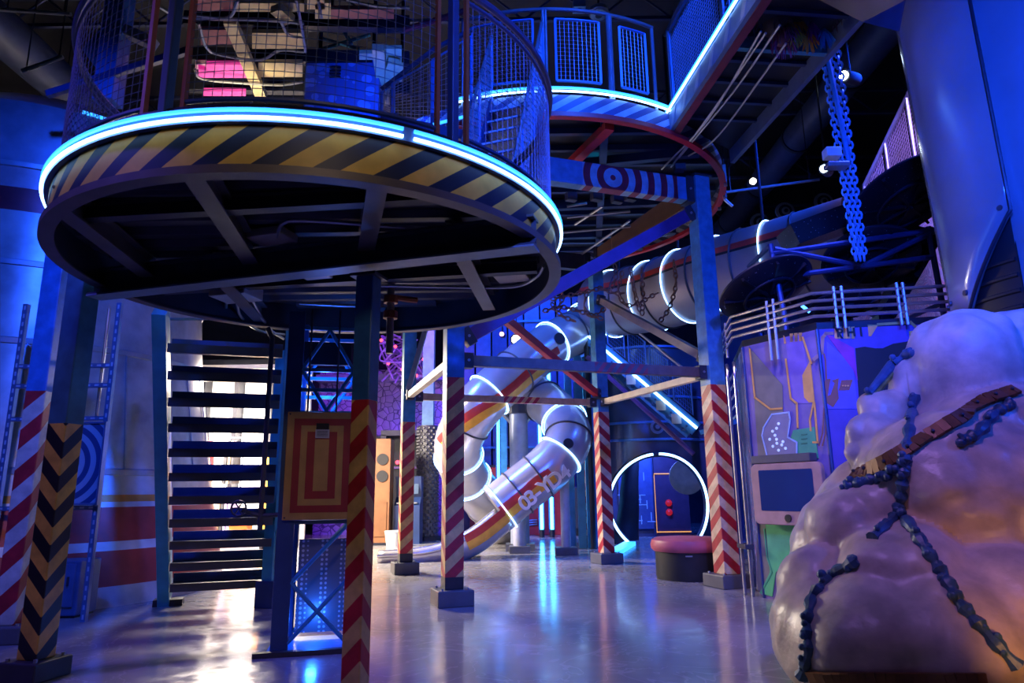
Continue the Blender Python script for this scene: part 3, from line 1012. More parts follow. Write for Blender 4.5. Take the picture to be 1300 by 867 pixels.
m_rail = mat('rail_steel', (.30, .30, .40), .35, .6)
m_frame = mat('panel_frame_blue', (.07, .20, .55), .4)
pas = [R(-112), R(-90.5), R(-73.5), R(-60)]
for a0, a1 in zip(pas, pas[1:]):
    g0, g1 = a0 + .05, a1 - .05
    pn = mesh_wires(MB(), lambda u, v: qp(g0 + (g1 - g0) * u, 6.12 + .82 * v), int((g1 - g0) * QR / .055), 15, .003, 8).build('wire_panel', mat('wire_steel', (.25, .28, .42), .4, .5), t)
    for z in (6.1, 6.96):
        ring(MB(), QC, QR - .02, z, .018, g0, g1, 14, 6).build('panel_frame', m_frame, pn, True)
    for a in (g0, g1):
        MB().beam(qp(a, 6.1), qp(a, 6.96), .03, .03).build('panel_frame', m_frame, pn)
    for a in (a0 + .006, a1 - .006):
        MB().tube([qp(a, 5.9), qp(a, 7.08)], .024, 8).build('rail_post', m_rail, t, True)
    ring(MB(), QC, QR - .02, 7.1, .024, a0, a1, 16, 8).build('handrail', m_rail, t, True)
# bolted ring lamp and a blue stay at the right of the rim
for k in range(5):
    a = R(-20 + 9 * k)
    MB().beam(qp(a, 5.55, QR + .02), qp(a + .05, 5.95, QR + .02), .05, .03).build('rim_bracket', M_galv, t)
# under-deck sprinkler boxes and chains holders
for k in range(6):
    p = qp(R(-40 + k * 20), 5.55, QR - .4)
    MB().box(p, (.14, .14, .08)).build('junction_box', M_dark2, t)

# ================================================================== bridge leaving the upper platform
t = thing('foot_bridge', 'straight foot bridge edged with neon leaving the upper platform', 'bridge', (2.7, 5.8, 5.7))
bx0, bx1 = 2.06, 3.26
ya, yb = 8.05, 2.6
P0, P1 = V((2.06, 8.0, 0)), V((2.34, 5.6, 0))
bd = (P1 - P0).normalized()
bs = V((-bd.y, bd.x, 0))    # to the right (+x)
if bs.x < 0:
    bs = -bs


def bp_(u, s, z):
    return P0 + bd * u + bs * s + V((0, 0, z))


BL = 5.6
MB().prism([bp_(0, 0, 5.86), bp_(BL, 0, 5.86), bp_(BL, 1.15, 5.86), bp_(.9 - 1.6, 1.15, 5.86)], (0, 0, .05)).build('deck', M_dark, t)
m_bs = stripe_beam('bridge_stripe', (.30, .42, .62), (.08, .14, .36), .24, .9, -50, 2.2, (.1, .2, .5), (.16, .22, .42))
o = MB().beam(bp_(0, 0, 5.78), bp_(BL, 0, 5.78), .05, .24).build('edge_beam', mat('edge_blue', (.14, .24, .46), .4), t)
MB().beam(bp_(-.7, 1.15, 5.78), bp_(BL, 1.15, 5.78), .06, .24).build('edge_beam', mat('edge_blue2', (.10, .15, .34), .4), t)
MB().beam(bp_(0, .07, 5.66), bp_(BL, .07, 5.66), .09, .03).build('edge_flange', M_maroon, t)
for k in range(14):
    u = .12 + k * .4
    MB().beam(bp_(u, .02, 5.84), bp_(u, 1.13, 5.84), .05, .04).build('deck_rib', M_navy, t)
    MB().prism([bp_(u + .0, -.03, 5.68), bp_(u + .1, -.03, 5.68), bp_(u + .22, -.03, 5.88), bp_(u + .12, -.03, 5.88)], bs * .004).build('edge_stripe', mat('edge_pale', (.34, .42, .58), .45), t)
for u in (1.7, 3.2, 4.6):
    MB().beam(bp_(u, .02, 5.74), bp_(u, 1.13, 5.74), .06, .1).build('cross_beam', M_blue, t)
MB().tube([bp_(0, -.04, 5.93), bp_(BL, -.04, 5.93)], .013, 8).build('neon_tube', M_neon, t, True)
MB().tube([bp_(0, -.03, 5.975), bp_(BL, -.03, 5.975)], .016, 8).build('neon_tube', M_neonc, t, True)
for k in range(3):
    u0, u1 = .12 + k * 1.75, 1.72 + k * 1.75
    pn = mesh_wires(MB(), lambda u, v: bp_(u0 + .05 + (u1 - u0 - .1) * u, .02, 6.02 + .98 * v), 30, 20, .003, 4).build('wire_panel', mat('wire_steel', (.25, .28, .42), .4, .5), t)
    for u in (u0, u1):
        MB().tube([bp_(u, .02, 5.9), bp_(u, .02, 7.08)], .024, 8).build('rail_post', m_rail, t, True)
    for u in (u0 + .05, u1 - .05):
        MB().beam(bp_(u, .02, 6.0), bp_(u, .02, 7.02), .03, .03).build('panel_frame', m_frame, pn)
    for z in (6.0, 7.02):
        MB().beam(bp_(u0 + .05, .02, z), bp_(u1 - .05, .02, z), .03, .03).build('panel_frame', m_frame, pn)
MB().tube([bp_(.0, .02, 7.1), bp_(BL, .02, 7.1)], .024, 8).build('handrail', m_rail, t, True)
for k, (a, b, c_) in enumerate((((852, 212), (905, 140), (972, 42)), ((862, 200), (930, 118), (990, 32)), ((874, 198), (912, 172), (998, 55)), ((840, 215), (900, 150), (966, 40)))):
    MB().tube(bez([atz(*a, 5.62), atz(*b, 5.62), atz(*c_, 5.62)], 6), .013, 6).build('conduit', M_pipe, t, True)

# stair climbing from the near platform to the upper one
t = thing('mesh_sided_stair', 'steep stair with mesh sides between the two round platforms', 'stair', (-.2, 6.2, 3.05))
s0, s1 = V((-.33, 6.25, 3.05)), V((.1, 7.42, 5.8))
hd2 = s1 - s0; hd2.z = 0
sd2 = V((hd2.y, -hd2.x, 0)).normalized()
rz2 = math.atan2(sd2.y, sd2.x)
for k in range(1, 15):
    f = k / 15
    c = s0.lerp(s1, f)
    tr = MB().box(c, (.58, .18, .03), rz2).build('tread', M_navy, t)
    MB().box(c - hd2.normalized() * .09 + V((0, 0, .005)), (.58, .012, .022), rz2).build('nosing', mat('nosing_pale', (.6, .6, .66), .4), tr)
for s_ in (-1, 1):
    MB().beam(s0 + sd2 * (s_ * .31), s1 + sd2 * (s_ * .31), .03, .2).build('stringer', M_navy, t)
    a, b = s0 + sd2 * (s_ * .33), s1 + sd2 * (s_ * .33)
    mesh_wires(MB(), lambda u, v: a.lerp(b, u) + V((0, 0, .15 + .8 * v)), 40, 14, .003, 4).build('wire_panel', mat('wire_steel', (.25, .28, .42), .4, .5), t)
    MB().tube([a + V((0, 0, .98)), b + V((0, 0, .98))], .022, 8).build('handrail', m_rail, t, True)
    for f in (0.02, .35, .68, .99):
        p = a.lerp(b, f)
        MB().tube([p, p + V((0, 0, .98))], .02, 8).build('rail_post', m_frame, t, True)

# ================================================================== tube slides
def tframes(pts):
    out = []
    N = len(pts)
    for i in range(N):
        d = (pts[min(i + 1, N - 1)] - pts[max(i - 1, 0)]).normalized()
        out.append(frame_of(d))
    return out


def tarc(mb, pts, r, a0, a1, n=10, fr=None, th=0.):
    """strip of a tube wall: angle 0 = top, + = the side s of the path"""
    fr = fr or tframes(pts)
    vs = []
    for p, (d, s, u) in zip(pts, fr):
        for k in range(n + 1):
            a = a0 + (a1 - a0) * k / n
            vs.append(p + (u * math.cos(a) + s * math.sin(a)) * r)
    fs = []
    for i in range(len(pts) - 1):
        for k in range(n):
            q = i * (n + 1) + k
            fs.append((q, q + 1, q + n + 2, q + n + 1))
    return mb.add(vs, fs)


def hoop(p, d, r, rad, n=40):
    _, s, u = frame_of(d)
    return MB().tube([p + (u * math.cos(2 * PI * i / n) + s * math.sin(2 * PI * i / n)) * r for i in range(n)], rad, 6, closed=True)


m_sl = mat('slide_steel', (.62, .60, .62), .25, .5, .1, 2.5)
m_slr = mat('slide_red', (.55, .05, .04), .3, .1)
m_sly = mat('slide_yellow', (.80, .42, .05), .3, .1)


def slide(name, label, pts, r, rings, joints, stripes=None, n=8, neon=None, skin=None):
    P = bez(pts, n)
    t = thing(name, label, 'slide', V((P[-1].x, P[-1].y, 0)))
    fr = tframes(P)
    mb = MB()
    tarc(mb, P, r, 0, 2 * PI, 32, fr)
    mb.build('tube', skin or m_sl, t, True)
    for f in joints:
        i = min(len(P) - 1, int(f * (len(P) - 1)))
        hoop(P[i], fr[i][0], r + .012, .018).build('joint_flange', M_dark2, t, True)
    for f in rings:
        i = min(len(P) - 1, int(f * (len(P) - 1)))
        hoop(P[i], fr[i][0], r + .025, .012).build('neon_ring', neon or M_neon, t, True)
    for (f0, f1, a0, a1, mm, nm) in stripes or ():
        i0, i1 = int(f0 * (len(P) - 1)), int(f1 * (len(P) - 1)) + 1
        tarc(MB(), P[i0:i1], r + .004, a0, a1, 6, fr[i0:i1]).build(nm, mm, t, True)
    return t, P, fr


# lower slide with lettering: it comes from behind, turns at an elbow and runs out to the chute
pts = [at(640, 478, 15.6), at(672, 497, 15.2), at(708, 525, 14.4), at(722, 556, 13.75), at(700, 590, 13.5), at(665, 619, 13.45), at(632, 646, 13.4)]
rs = .46
t, P, fr = slide('lettered_slide', 'silver tube slide with red and yellow stripes and white lettering above an open chute', pts, rs, (.10, .40, .62, .99), (.25, .50, .75, .88),
                 ((.72, 1, R(-104), R(-84), m_slr, 'red_stripe'), (.72, 1, R(-124), R(-104), m_sly, 'yellow_stripe')))
# open chute
C = bez([pts[-1], at(598, 672, 13.3), at(560, 690, 13.2), at(525, 697, 13.1), at(480, 700, 13.0)], 6)
frc = tframes(C)
mb = MB()
tarc(mb, C, rs, R(95), R(265), 20, frc)
ch = mb.build('open_chute', m_sl, t, True)
so = ch.modifiers.new('solid', 'SOLIDIFY'); so.thickness = .025
tarc(MB(), C[:9], rs + .03, R(-104), R(-88), 5, frc[:9]).build('red_stripe', m_slr, t, True)
tarc(MB(), C[:9], rs + .03, R(-124), R(-104), 5, frc[:9]).build('yellow_stripe', m_sly, t, True)
for sgn in (95, 265):
    MB().tube([p + (u * math.cos(R(sgn)) + s * math.sin(R(sgn))) * rs for p, (d, s, u) in zip(C, frc)], .025, 8).build('chute_lip', M_steel, t, True)
# legs
for (px, py, Y_, zt, w_) in ((660, 702, 13.6, None, .085), (719, 704, 13.5, None, .06)):
    b0 = atz(px, py)
    zt = 1.0 if px == 660 else 1.65
    lg = MB().cyl((b0.x, b0.y, .14), (b0.x, b0.y, zt), w_ * 1.55, n=16).build('leg', mat('leg_grey', (.45, .45, .48), .4, .2), t, True)
    MB().box((b0.x, b0.y, .07), (.42, .4, .14)).build('plinth', M_plinth, lg, bevel=.01)
for px, zt in ((603, .45), (586, .35)):
    b0 = atz(px, 697)
    lg = MB().cyl((b0.x, b0.y, .0), (b0.x, b0.y, zt), .12, n=12).build('leg', M_dark, t, True)
# tall fork post that carries both tubes
b0 = V((.12, 14.9, 0))
lg = MB().cyl((b0.x, b0.y, .12), (b0.x, b0.y, 3.0), .2, n=16).build('leg', mat('leg_blue_grey', (.32, .36, .48), .4, .2), t, True)
MB().box((b0.x, b0.y, .07), (.6, .6, .14)).build('plinth', M_plinth, lg)
for dx in (-.5, .5):
    MB().tube([b0 + V((0, 0, 2.5)), b0 + V((dx, 0, 3.05))], .05, 8).build('fork_arm', M_galv, lg)
MB().cyl(b0 + V((0, 0, 2.85)), b0 + V((0, 0, 3.1)), .28, n=12).build('clamp', M_dark2, lg)
# letters follow the tube, one mesh per letter
i0, i1 = int(.70 * (len(P) - 1)), int(.90 * (len(P) - 1))
ss = '03-YD4'
for k, chx in enumerate(ss):
    f = .885 - k * .042
    x = f * (len(P) - 1)
    i = int(x)
    p = P[i].lerp(P[i + 1], x - i)
    d, s, u = fr[i]
    a = R(-116)
    nrm = u * math.cos(a) + s * math.sin(a)
    tx = -d                        # reading direction runs back up the tube
    ty = nrm.cross(tx).normalized()
    mx = Matrix((tx, ty, nrm)).transposed().to_4x4()
    mx.translation = p + nrm * (rs + .022)
    text_mesh('letter', chx, .42, .004, mat('letter_white', (.9, .9, .9), .4), t, mx)
    me_ = bpy.data.objects  # noqa
# porthole on the elbow
i = int(.60 * (len(P) - 1))
d, s, u = fr[i]
nr = (CAM - P[i]).normalized()
nr = (nr - d * nr.dot(d)).normalized()
MB().cyl(P[i] + nr * (rs - .03), P[i] + nr * (rs + .03), .10, n=16).build('porthole', M_black, t, True)

# upper slide: down to the left, then bends back down to the right
pts = [at(762, 372, 17.0), at(752, 400, 16.2), at(732, 420, 15.4), at(695, 440, 14.8), at(648, 477, 14.3), at(607, 517, 14.0), at(582, 562, 14.3), at(592, 604, 15.2), at(622, 642, 16.2), at(640, 672, 17.2)]
t, P, fr = slide('winding_slide', 'upper silver tube slide with red and yellow stripes winding down behind the posts', pts, .50, (.18, .33, .52, .72, .80), (.25, .44, .62, .88),
                 ((.36, .66, R(-112), R(-92), m_slr, 'red_stripe'), (.40, .66, R(-132), R(-112), m_sly, 'yellow_stripe')))
i = int(.34 * (len(P) - 1))
d, s, u = fr[i]
nr = (CAM - P[i]).normalized()
nr = (nr - d * nr.dot(d)).normalized()
MB().cyl(P[i] + nr * .46, P[i] + nr * .53, .13, n=16).build('porthole', M_black, t, True)
e_ = P[-1]
MB().cyl((e_.x, e_.y, 0), (e_.x, e_.y, max(.3, e_.z)), .16, n=12).build('leg', M_galv, t, True)

# big transfer tube at the right
pts = [at(764, 388, 15.2), at(830, 376, 13.9), at(900, 354, 12.7), at(985, 332, 11.7), at(1085, 304, 10.9)]
t, P, fr = slide('transfer_tube', 'wide pale transfer tube with a red stripe and neon rings behind the cabin roof', pts, .74, (.08, .25, .42, .58, .75), (.16, .34, .5, .66, .86),
                 ((0, 1, R(76), R(80), M_black, 'dark_stripe'), (0, 1, R(66), R(76), m_slr, 'red_stripe')), skin=mat('tube_satin', (.26, .23, .25), .45, .3, .15, 1.5))
for f in (.1, .4, .72):
    i = int(f * (len(P) - 1))
    MB().cyl((P[i].x, P[i].y, P[i].z + .7), (P[i].x, P[i].y, 11), .03, n=8).build('hanger', M_dark, t, True)

# ================================================================== silo with the ring portal
SC = V((3.4, 17.75, 0))
SR = 1.75
pc = at(838, 640, 16.1)
PRR = 1.13
t = thing('portal_silo', 'curved steel silo wall with a neon ring portal at floor level', 'silo', SC)
mb = MB()
NA, NZ = 150, 60
a_0, a_1 = R(-178), R(-2)
hs = 4.6
vs = []
for i in range(NA + 1):
    a = a_0 + (a_1 - a_0) * i / NA
    for j in range(NZ + 1):
        vs.append(SC + V((SR * math.cos(a), SR * math.sin(a), hs * j / NZ)))
fs = []
for i in range(NA):
    for j in range(NZ):
        q = [i * (NZ + 1) + j, (i + 1) * (NZ + 1) + j, (i + 1) * (NZ + 1) + j + 1, i * (NZ + 1) + j + 1]
        c = sum((vs[k] for k in q), V()) / 4
        if (c.x - pc.x) ** 2 + (c.z - pc.z) ** 2 < (PRR - .02) ** 2 and c.y < SC.y:
            continue
        fs.append(tuple(q))
mb.add(vs, fs)
m_silo = mat('silo_steel', (.20, .22, .30), .25, .7, .3, 1.2)
mb.build('wall', m_silo, t, True)
for z in (2.35, 2.75, 3.35, 4.0, 4.55):
    ring(MB(), SC, SR + .03, z, .03, R(-178), R(-2), 60, 6).build('hoop', mat('hoop_blue', (.12, .30, .62), .35, .3), t, True)
for z in (1.65, .9, .35):
    for (a0, a1) in ((-178, -132), (-48, -2)):
        ring(MB(), SC, SR + .02, z, .02, R(a0), R(a1), 40, 6).build('hoop', mat('hoop_blue', (.12, .30, .62), .35, .3), t, True)


def on_silo(a, off=0., rr=PRR):
    x, z = pc.x + rr * math.cos(a), pc.z + rr * math.sin(a)
    return V((x, SC.y - math.sqrt(max(.1, (SR + off) ** 2 - (x - SC.x) ** 2)), z))


amin = math.asin(max(-1, (-pc.z + .03) / PRR))
rng = [amin + (PI - 2 * amin) * i / 80 for i in range(81)]
MB().tube([on_silo(a, .04) for a in rng], .07, 10).build('portal_trim', M_dark2, t, True)
h1 = [a for a in rng if a < PI / 2 + .02]
h2 = [a for a in rng if a > PI / 2 + .08]
for hh in (h1, h2):
    MB().tube([on_silo(a, .10) for a in hh], .028, 8).build('neon_ring', M_neon, t, True)
# inside: a short dark hall
MB().box((pc.x, 18.8, 1.6), (2.6, .1, 3.2)).build('hall_end', mat('hall_navy', (.03, .05, .16), .5), t)
hp = MB().box((pc.x - .1, 18.7, 1.25), (.9, .06, 2.1)).build('circuit_panel', mat('hall_panel', (.05, .10, .30), .4), t)
for k in range(26):
    xx_ = pc.x - .5 + random.random() * .8
    zz_ = .3 + random.random() * 1.8
    MB().box((xx_, 18.66, zz_), (.02 if k % 2 else .22, .01, .22 if k % 2 else .02)).build('circuit_trace', mat('trace_blue', (.2, .35, .7), .4, emit=(.05, .15, .6), estr=.6), hp)
MB().tube(bez([(pc.x - .6, 17.6, 0), (pc.x - .48, 17.6, .7), (pc.x - .42, 17.6, 1.4), (pc.x - .28, 17.6, 2.3)], 5), [.34, .32, .3, .28, .27, .26, .25, .24, .24, .23, .22, .21, .2, .19, .18, .17], 14).build('ribbed_column', M_black, t, True)
dr = MB().box((pc.x + .85, 18.65, 1.1), (.9, .06, 2.2)).build('inner_door', mat('door_maroon', (.07, .03, .08), .5), t)
for (x, z, sx, sz) in ((pc.x + .85, 1.62, .9, .025), (pc.x + .85, .12, .9, .025), (pc.x + .40, .85, .012, 1.5)):
    MB().box((x, 18.6, z), (sx, .02, sz)).build('amber_line', M_amber, dr)
for z in (.62, .86):
    MB().ball((pc.x + .75, 18.6, z), .09, 10, 6).build('red_lamp', mat('dim_red', (.5, .02, .02), .4, emit=(1, .02, .02), estr=.25), dr, True)
MB().cyl((pc.x + .85, 16.9, 1.5), (pc.x + .85, 16.95, 1.5), .42, n=28).build('round_plate', mat('plate_tan', (.45, .30, .18), .45), t, True)
# light strips on the floor at both feet of the ring
for (a, b) in (((780, 704), (800, 692)), ((872, 692), (897, 690))):
    pa_, pb_ = atz(*a), atz(*b)
    MB().beam(pa_ + V((0, 0, .04)), pb_ + V((0, 0, .04)), .25, .08).build('floor_light', mat('floor_light_blue', (.1, .4, 1), .3, emit=(.03, .3, 1), estr=2.2), t)
pf = on_silo(PI / 2, .06, PRR + .62)
for k, rr_ in enumerate((.16, .10, .05)):
    MB().cyl(pf + V((0, -.02 * k, 0)), pf + V((0, -.03 - .02 * k, 0)), rr_, n=20).build('round_vent', M_galv if k % 2 == 0 else M_dark2, t, True)

# ================================================================== neon edged service stair before the silo
sA, sB = at(744, 426, 15.0), at(884, 545, 14.0)
t = thing('service_stair', 'blue service stair with a neon lit stringer slanting down before the silo', 'stair', (sB.x, sB.y, 0))
dn = (sB - sA)
wd = V((.12, 1, 0)).normalized() * .9
for off in (V((0, 0, 0)), wd):
    MB().beam(sA + off, sB + off, .06, .28).build('stringer', M_blue, t)
MB().tube([sA + V((0, -.05, .02)), sB + V((0, -.05, .02))], .028, 8).build('neon_tube', M_neon, t, True)
MB().tube([sA + V((0, -.05, -.5)), sB + V((-.1, -.05, -.5))], .05, 8).build('lower_rail', M_purple, t, True)
for k in range(15):
    c = sA.lerp(sB, (k + .5) / 15) + wd / 2
    MB().box(c, (.26, .9, .04), R(-7)).build('tread', M_navy, t)
    if k in (4, 6, 8, 10, 12):
        MB().box(sA.lerp(sB, (k + .5) / 15) + V((0, -.06, -.14)), (.24, .02, .2)).build('label_plate', mat('plate_cream', (.62, .60, .55), .5), t)
for k in range(5):
    f0, f1 = k / 5 + .02, (k + 1) / 5 - .02
    a, b = sA.lerp(sB, f0), sA.lerp(sB, f1)
    pn = MB()
    lo, hi = V((0, 0, .25)), V((0, 0, 1.0))
    pn.tube([a + lo, a + hi, b + hi, b + lo], .022, 6, closed=True)
    pn = pn.build('rail_frame', m_frame, t)
    mesh_wires(MB(), lambda u, v: a.lerp(b, u) + lo.lerp(hi, v), 8, 8, .004, 2).build('wire_panel', m_frame, pn)
MB().tube([sA + V((0, 0, 1.1)), sB + V((0, 0, 1.1))], .03, 8).build('handrail', m_rail, t, True)
MB().beam(sB + V((.3, .4, 0)), sB + V((1.5, .4, .35)), .9, .1).build('landing', mat('landing_cyan', (.1, .4, .7), .4), t)
for p in (sB + V((.9, .1, 0)), sB + V((.9, 0, 0)) + wd):
    MB().cyl((p.x, p.y, 0), (p.x, p.y, p.z + .1), .04, n=10).build('leg', M_dark, t)
for p in (sA, sA + wd):
    MB().cyl((p.x, p.y, 0), (p.x, p.y, p.z), .06, n=10).build('leg', M_dark, t)

# ================================================================== round seat
pz = V((2.42, 9.95, 0))
t = thing('pouf', 'round pink padded seat on a black drum beside the striped post', 'seat', pz)
MB().lathe([(0.01, 0), (.44, 0), (.45, .04), (.45, .38), (.01, .38)], pz, 40).build('drum', M_rubber, t, True)
MB().lathe([(.01, .37), (.47, .37), (.50, .40), (.51, .46), (.49, .52), (.44, .545), (.01, .56)], pz, 40).build('cushion', mat('pink_vinyl', (.50, .10, .14), .45), t, True)
MB().box(pz + V((-.1, -.455, .33)), (.09, .02, .015)).build('buckle', M_galv, t)
# ================================================================== painted cabin at the right
CZ = 2.88
W0, W1, W2, W3 = V((3.08, 9.35, 0)), V((2.80, 8.12, 0)), V((3.31, 7.22, 0)), V((5.2, 6.9, 0))
t = thing('painted_cabin', 'angular cabin painted with circuit shapes below a chrome pipe rail', 'cabin', (4.2, 8.3, 0))
cabin = t
m_fac = mat('cabin_purple', (.20, .15, .34), .5)
m_fac2 = mat('cabin_indigo', (.09, .06, .34), .5)


def swirl(name, c1, c2, c3, sc=2.2):
    M, nt, b, tc, sp = base_nt(name, .45)
    nz = nd(nt, 'ShaderNodeTexNoise'); nz.inputs['Scale'].default_value = 1.3; nz.inputs['Distortion'].default_value = 2.5
    mp = nd(nt, 'ShaderNodeMapping'); mp.inputs['Scale'].default_value = (1.6, 1.6, .55)
    nt.links.new(tc.outputs['Object'], mp.inputs[0])
    nt.links.new(mp.outputs[0], nz.inputs['Vector'])
    wv = mth(nt, 'FRACT', mth(nt, 'MULTIPLY', nz.outputs[0], sc * 3))
    r = nd(nt, 'ShaderNodeValToRGB')
    r.color_ramp.interpolation = 'CONSTANT'
    e = r.color_ramp.elements
    e[0].color = (*c1, 1)
    e[1].position = .3; e[1].color = (*c2, 1)
    x = e.new(.55); x.color = (*c3, 1)
    x = e.new(.62); x.color = (*c1, 1)
    x = e.new(.85); x.color = (.5, .5, .65, 1)
    x = e.new(.9); x.color = (*c2, 1)
    nt.links.new(wv, r.inputs[0])
    nt.links.new(r.outputs[0], b.inputs['Base Color'])
    return M


m_swirl = swirl('mural_swirl', (.04, .05, .28), (.10, .16, .50), (.60, .12, .22))


def facet(p, q, material, name='wall_panel'):
    d = (q - p).normalized()
    n = V((d.y, -d.x, 0))
    return MB().prism([p, q, q + V((0, 0, CZ)), p + V((0, 0, CZ))], -n * .08).build(name, material, t), n


f0, nL = facet(W0, W1, m_swirl)
f1, nF = facet(W1, W2, m_fac)
f2, nR = facet(W2, W3, m_fac2)
W4, W5 = V((5.2, 9.6, 0)), V((3.4, 9.9, 0))
facet(W3, W4, m_fac2); facet(W4, W5, m_fac2); facet(W5, W0, m_fac2)
MB().prism([w + V((0, 0, CZ)) for w in (W0, W1, W2, W3, W4, W5)], (0, 0, .08)).build('roof', M_dark, t)
for a in (W0, W1, W2):
    MB().cyl(a, a + V((0, 0, CZ)), .02, n=8).build('corner_bead', M_navy, t)


def onp(px, py, p0, n, off=0.):
    d = ray(px, py)
    k = (p0 + n * off - CAM).dot(n) / d.dot(n)
    return CAM + d * k


def decal(poly, origin, scale, p0, n, par, name, material, th=.006, off=0.):
    pts = [onp(origin[0] + x / scale, origin[1] + y / scale, p0, n, off) for x, y in poly]
    return MB().prism(pts, n * th).build(name, material, par)


def trace(poly, origin, scale, p0, n, par, name, material, w=.02, off=.004):
    pts = [onp(origin[0] + x / scale, origin[1] + y / scale, p0, n, off) for x, y in poly]
    return MB().path(pts, w, .006, n).build(name, material, par)


m_or = mat('mural_orange', (.75, .40, .10), .5)
m_ol = mat('mural_olive', (.20, .19, .16), .55)
m_gr = mat('mural_green', (.07, .42, .20), .5)
m_gry = mat('mural_grey', (.25, .25, .32), .5)
m_pb = mat('mural_paleblue', (.40, .58, .80), .5)
m_or2 = mat('mural_brown', (.26, .10, .05), .5)
O1, S1 = (910, 380), 3.94
decal([(160, 235), (330, 430), (335, 650), (290, 815), (212, 830), (188, 480)], O1, S1, W1, nF, f1, 'olive_field', m_ol)
decal([(345, 190), (430, 180), (475, 520), (400, 520), (372, 495)], O1, S1, W1, nF, f1, 'violet_field', mat('mural_violet', (.22, .15, .44), .5))
decal([(255, 800), (226, 680), (235, 640), (275, 575), (360, 565), (367, 600), (355, 690), (400, 715), (400, 800)], O1, S1, W1, nF, f1, 'map_panel', m_gry, .012)
trace([(255, 800), (226, 680), (235, 640), (275, 575), (360, 565), (367, 600), (355, 690), (400, 715), (400, 800)], O1, S1, W1, nF, f1, 'map_outline', m_pb, .018, .014)
decal([(385, 655), (490, 638), (510, 795), (402, 800), (400, 715), (370, 700)], O1, S1, W1, nF, f1, 'green_field', m_gr, .010)
decal([(470, 305), (430, 380), (440, 490), (462, 515), (492, 515)], O1, S1, W1, nF, f1, 'orange_block', m_or, .010)
for ln in ([(190, 490), (270, 550), (325, 545)], [(345, 300), (370, 495), (400, 520), (405, 640)], [(430, 190), (472, 320)], [(485, 515), (466, 600), (470, 655)], [(488, 515), (505, 715), (482, 715)], [(165, 250), (190, 490)]):
    trace(ln, O1, S1, W1, nF, f1, 'orange_trace', m_or, .022, .012)
for k in range(3):
    decal([(366 + k * 22, 172 - k * 2), (382 + k * 22, 170 - k * 2), (385 + k * 22, 212 - k * 2), (369 + k * 22, 214 - k * 2)], O1, S1, W1, nF, f1, 'orange_tile', m_or)
decal([(335, 180), (358, 220), (338, 222)], O1, S1, W1, nF, f1, 'orange_tile', m_or)
for (x, y) in ((310, 622), (300, 645), (280, 660), (292, 680), (266, 700), (300, 700), (302, 720), (282, 735), (326, 728), (345, 745), (310, 755), (332, 712)):
    p = onp(O1[0] + x / S1, O1[1] + y / S1, W1, nF, .012)
    MB().cyl(p, p + nF * .008, .017, n=8).build('map_dot', mat('dot_white', (.7, .85, 1), .4, emit=(.4, .6, 1), estr=.4), f1)
for q in range(3):
    decal([(425, 675 + q * 22), (455, 672 + q * 22), (456, 678 + q * 22), (426, 681 + q * 22)], O1, S1, W1, nF, f1, 'green_dash', mat('green_dark', (.04, .25, .12), .5), .014)
O2, S2 = (900, 380), 2.28
decal([(165, 650), (300, 645), (245, 740), (195, 790), (185, 860), (148, 850), (178, 790)], O2, S2, W1, nF, f1, 'green_field', mat('mural_brightgreen', (.10, .55, .20), .5), .010)
decal([(140, 640), (165, 650), (175, 740), (190, 790), (150, 845), (138, 840)], O2, S2, W1, nF, f1, 'olive_field', m_ol, .004)
trace([(160, 665), (168, 745), (182, 790), (152, 845)], O2, S2, W1, nF, f1, 'green_trace', m_gr, .018, .012)
# right facet
O3, S3 = (1030, 380), 6.195
decal([(345, 385), (420, 372), (500, 385), (560, 385), (640, 350), (760, 330), (900, 345), (940, 867), (390, 880), (372, 760)], O3, S3, W2, nR, f2, 'niche_shade', M_black, .004)  # flat black decal standing for the shade inside a niche opening
decal([(110, 265), (335, 385), (365, 640), (330, 560), (240, 440)], O3, S3, W2, nR, f2, 'magenta_field', mat('mural_magenta', (.28, .03, .30), .5))
decal([(120, 330), (240, 440), (330, 560), (366, 860), (120, 860)], O3, S3, W2, nR, f2, 'blue_field', mat('mural_blue', (.12, .10, .50), .5))
trace([(525, 197), (780, 180), (825, 220), (910, 215), (940, 172), (990, 160)], O3, S3, W2, nR, f2, 'orange_trace', m_or, .028)
for (x0, x1) in ((180, 236), (250, 304), (312, 338)):
    decal([(x0, 217), (x1, 215), (x1 + 2, 308), (x0 + 2, 310)], O3, S3, W2, nR, f2, 'orange_tile', m_or)
decal([(172, 218), (190, 218), (250, 308), (232, 308)], O3, S3, W2, nR, f2, 'dark_slash', M_black, .010)
decal([(442, 200), (525, 200), (470, 290), (450, 290)], O3, S3, W2, nR, f2, 'orange_tile', m_or)
tx = (W3 - W2).normalized()
mx = Matrix((tx, V((0, 0, 1)), nR)).transposed().to_4x4()
mx.translation = onp(O3[0] + 300 / S3, O3[1] + 262 / S3, W2, nR, .012)
text_mesh('letters', 'P H I', .13, .003, M_black, f2, mx)
sq = decal([(765, 252), (878, 240), (886, 338), (775, 346)], O3, S3, W2, nR, f2, 'orange_tile', m_or, .012)
for (x, y) in ((803, 276), (845, 270), (808, 312), (850, 306)):
    p = onp(O3[0] + x / S3, O3[1] + y / S3, W2, nR, .013)
    MB().cyl(p, p + nR * .006, .026, n=8).build('tile_dot', mat('dot_lilac', (.5, .5, .85), .4), f2)
decal([(110, 628), (150, 625), (128, 760), (150, 750), (180, 660), (160, 640), (215, 620), (206, 700), (215, 780), (170, 850), (95, 800), (85, 720)], O3, S3, W2, nR, f2, 'key_shape', m_or2, .008)
decal([(235, 637), (325, 632), (297, 715), (213, 718)], O3, S3, W2, nR, f2, 'key_tag', m_or2, .008)
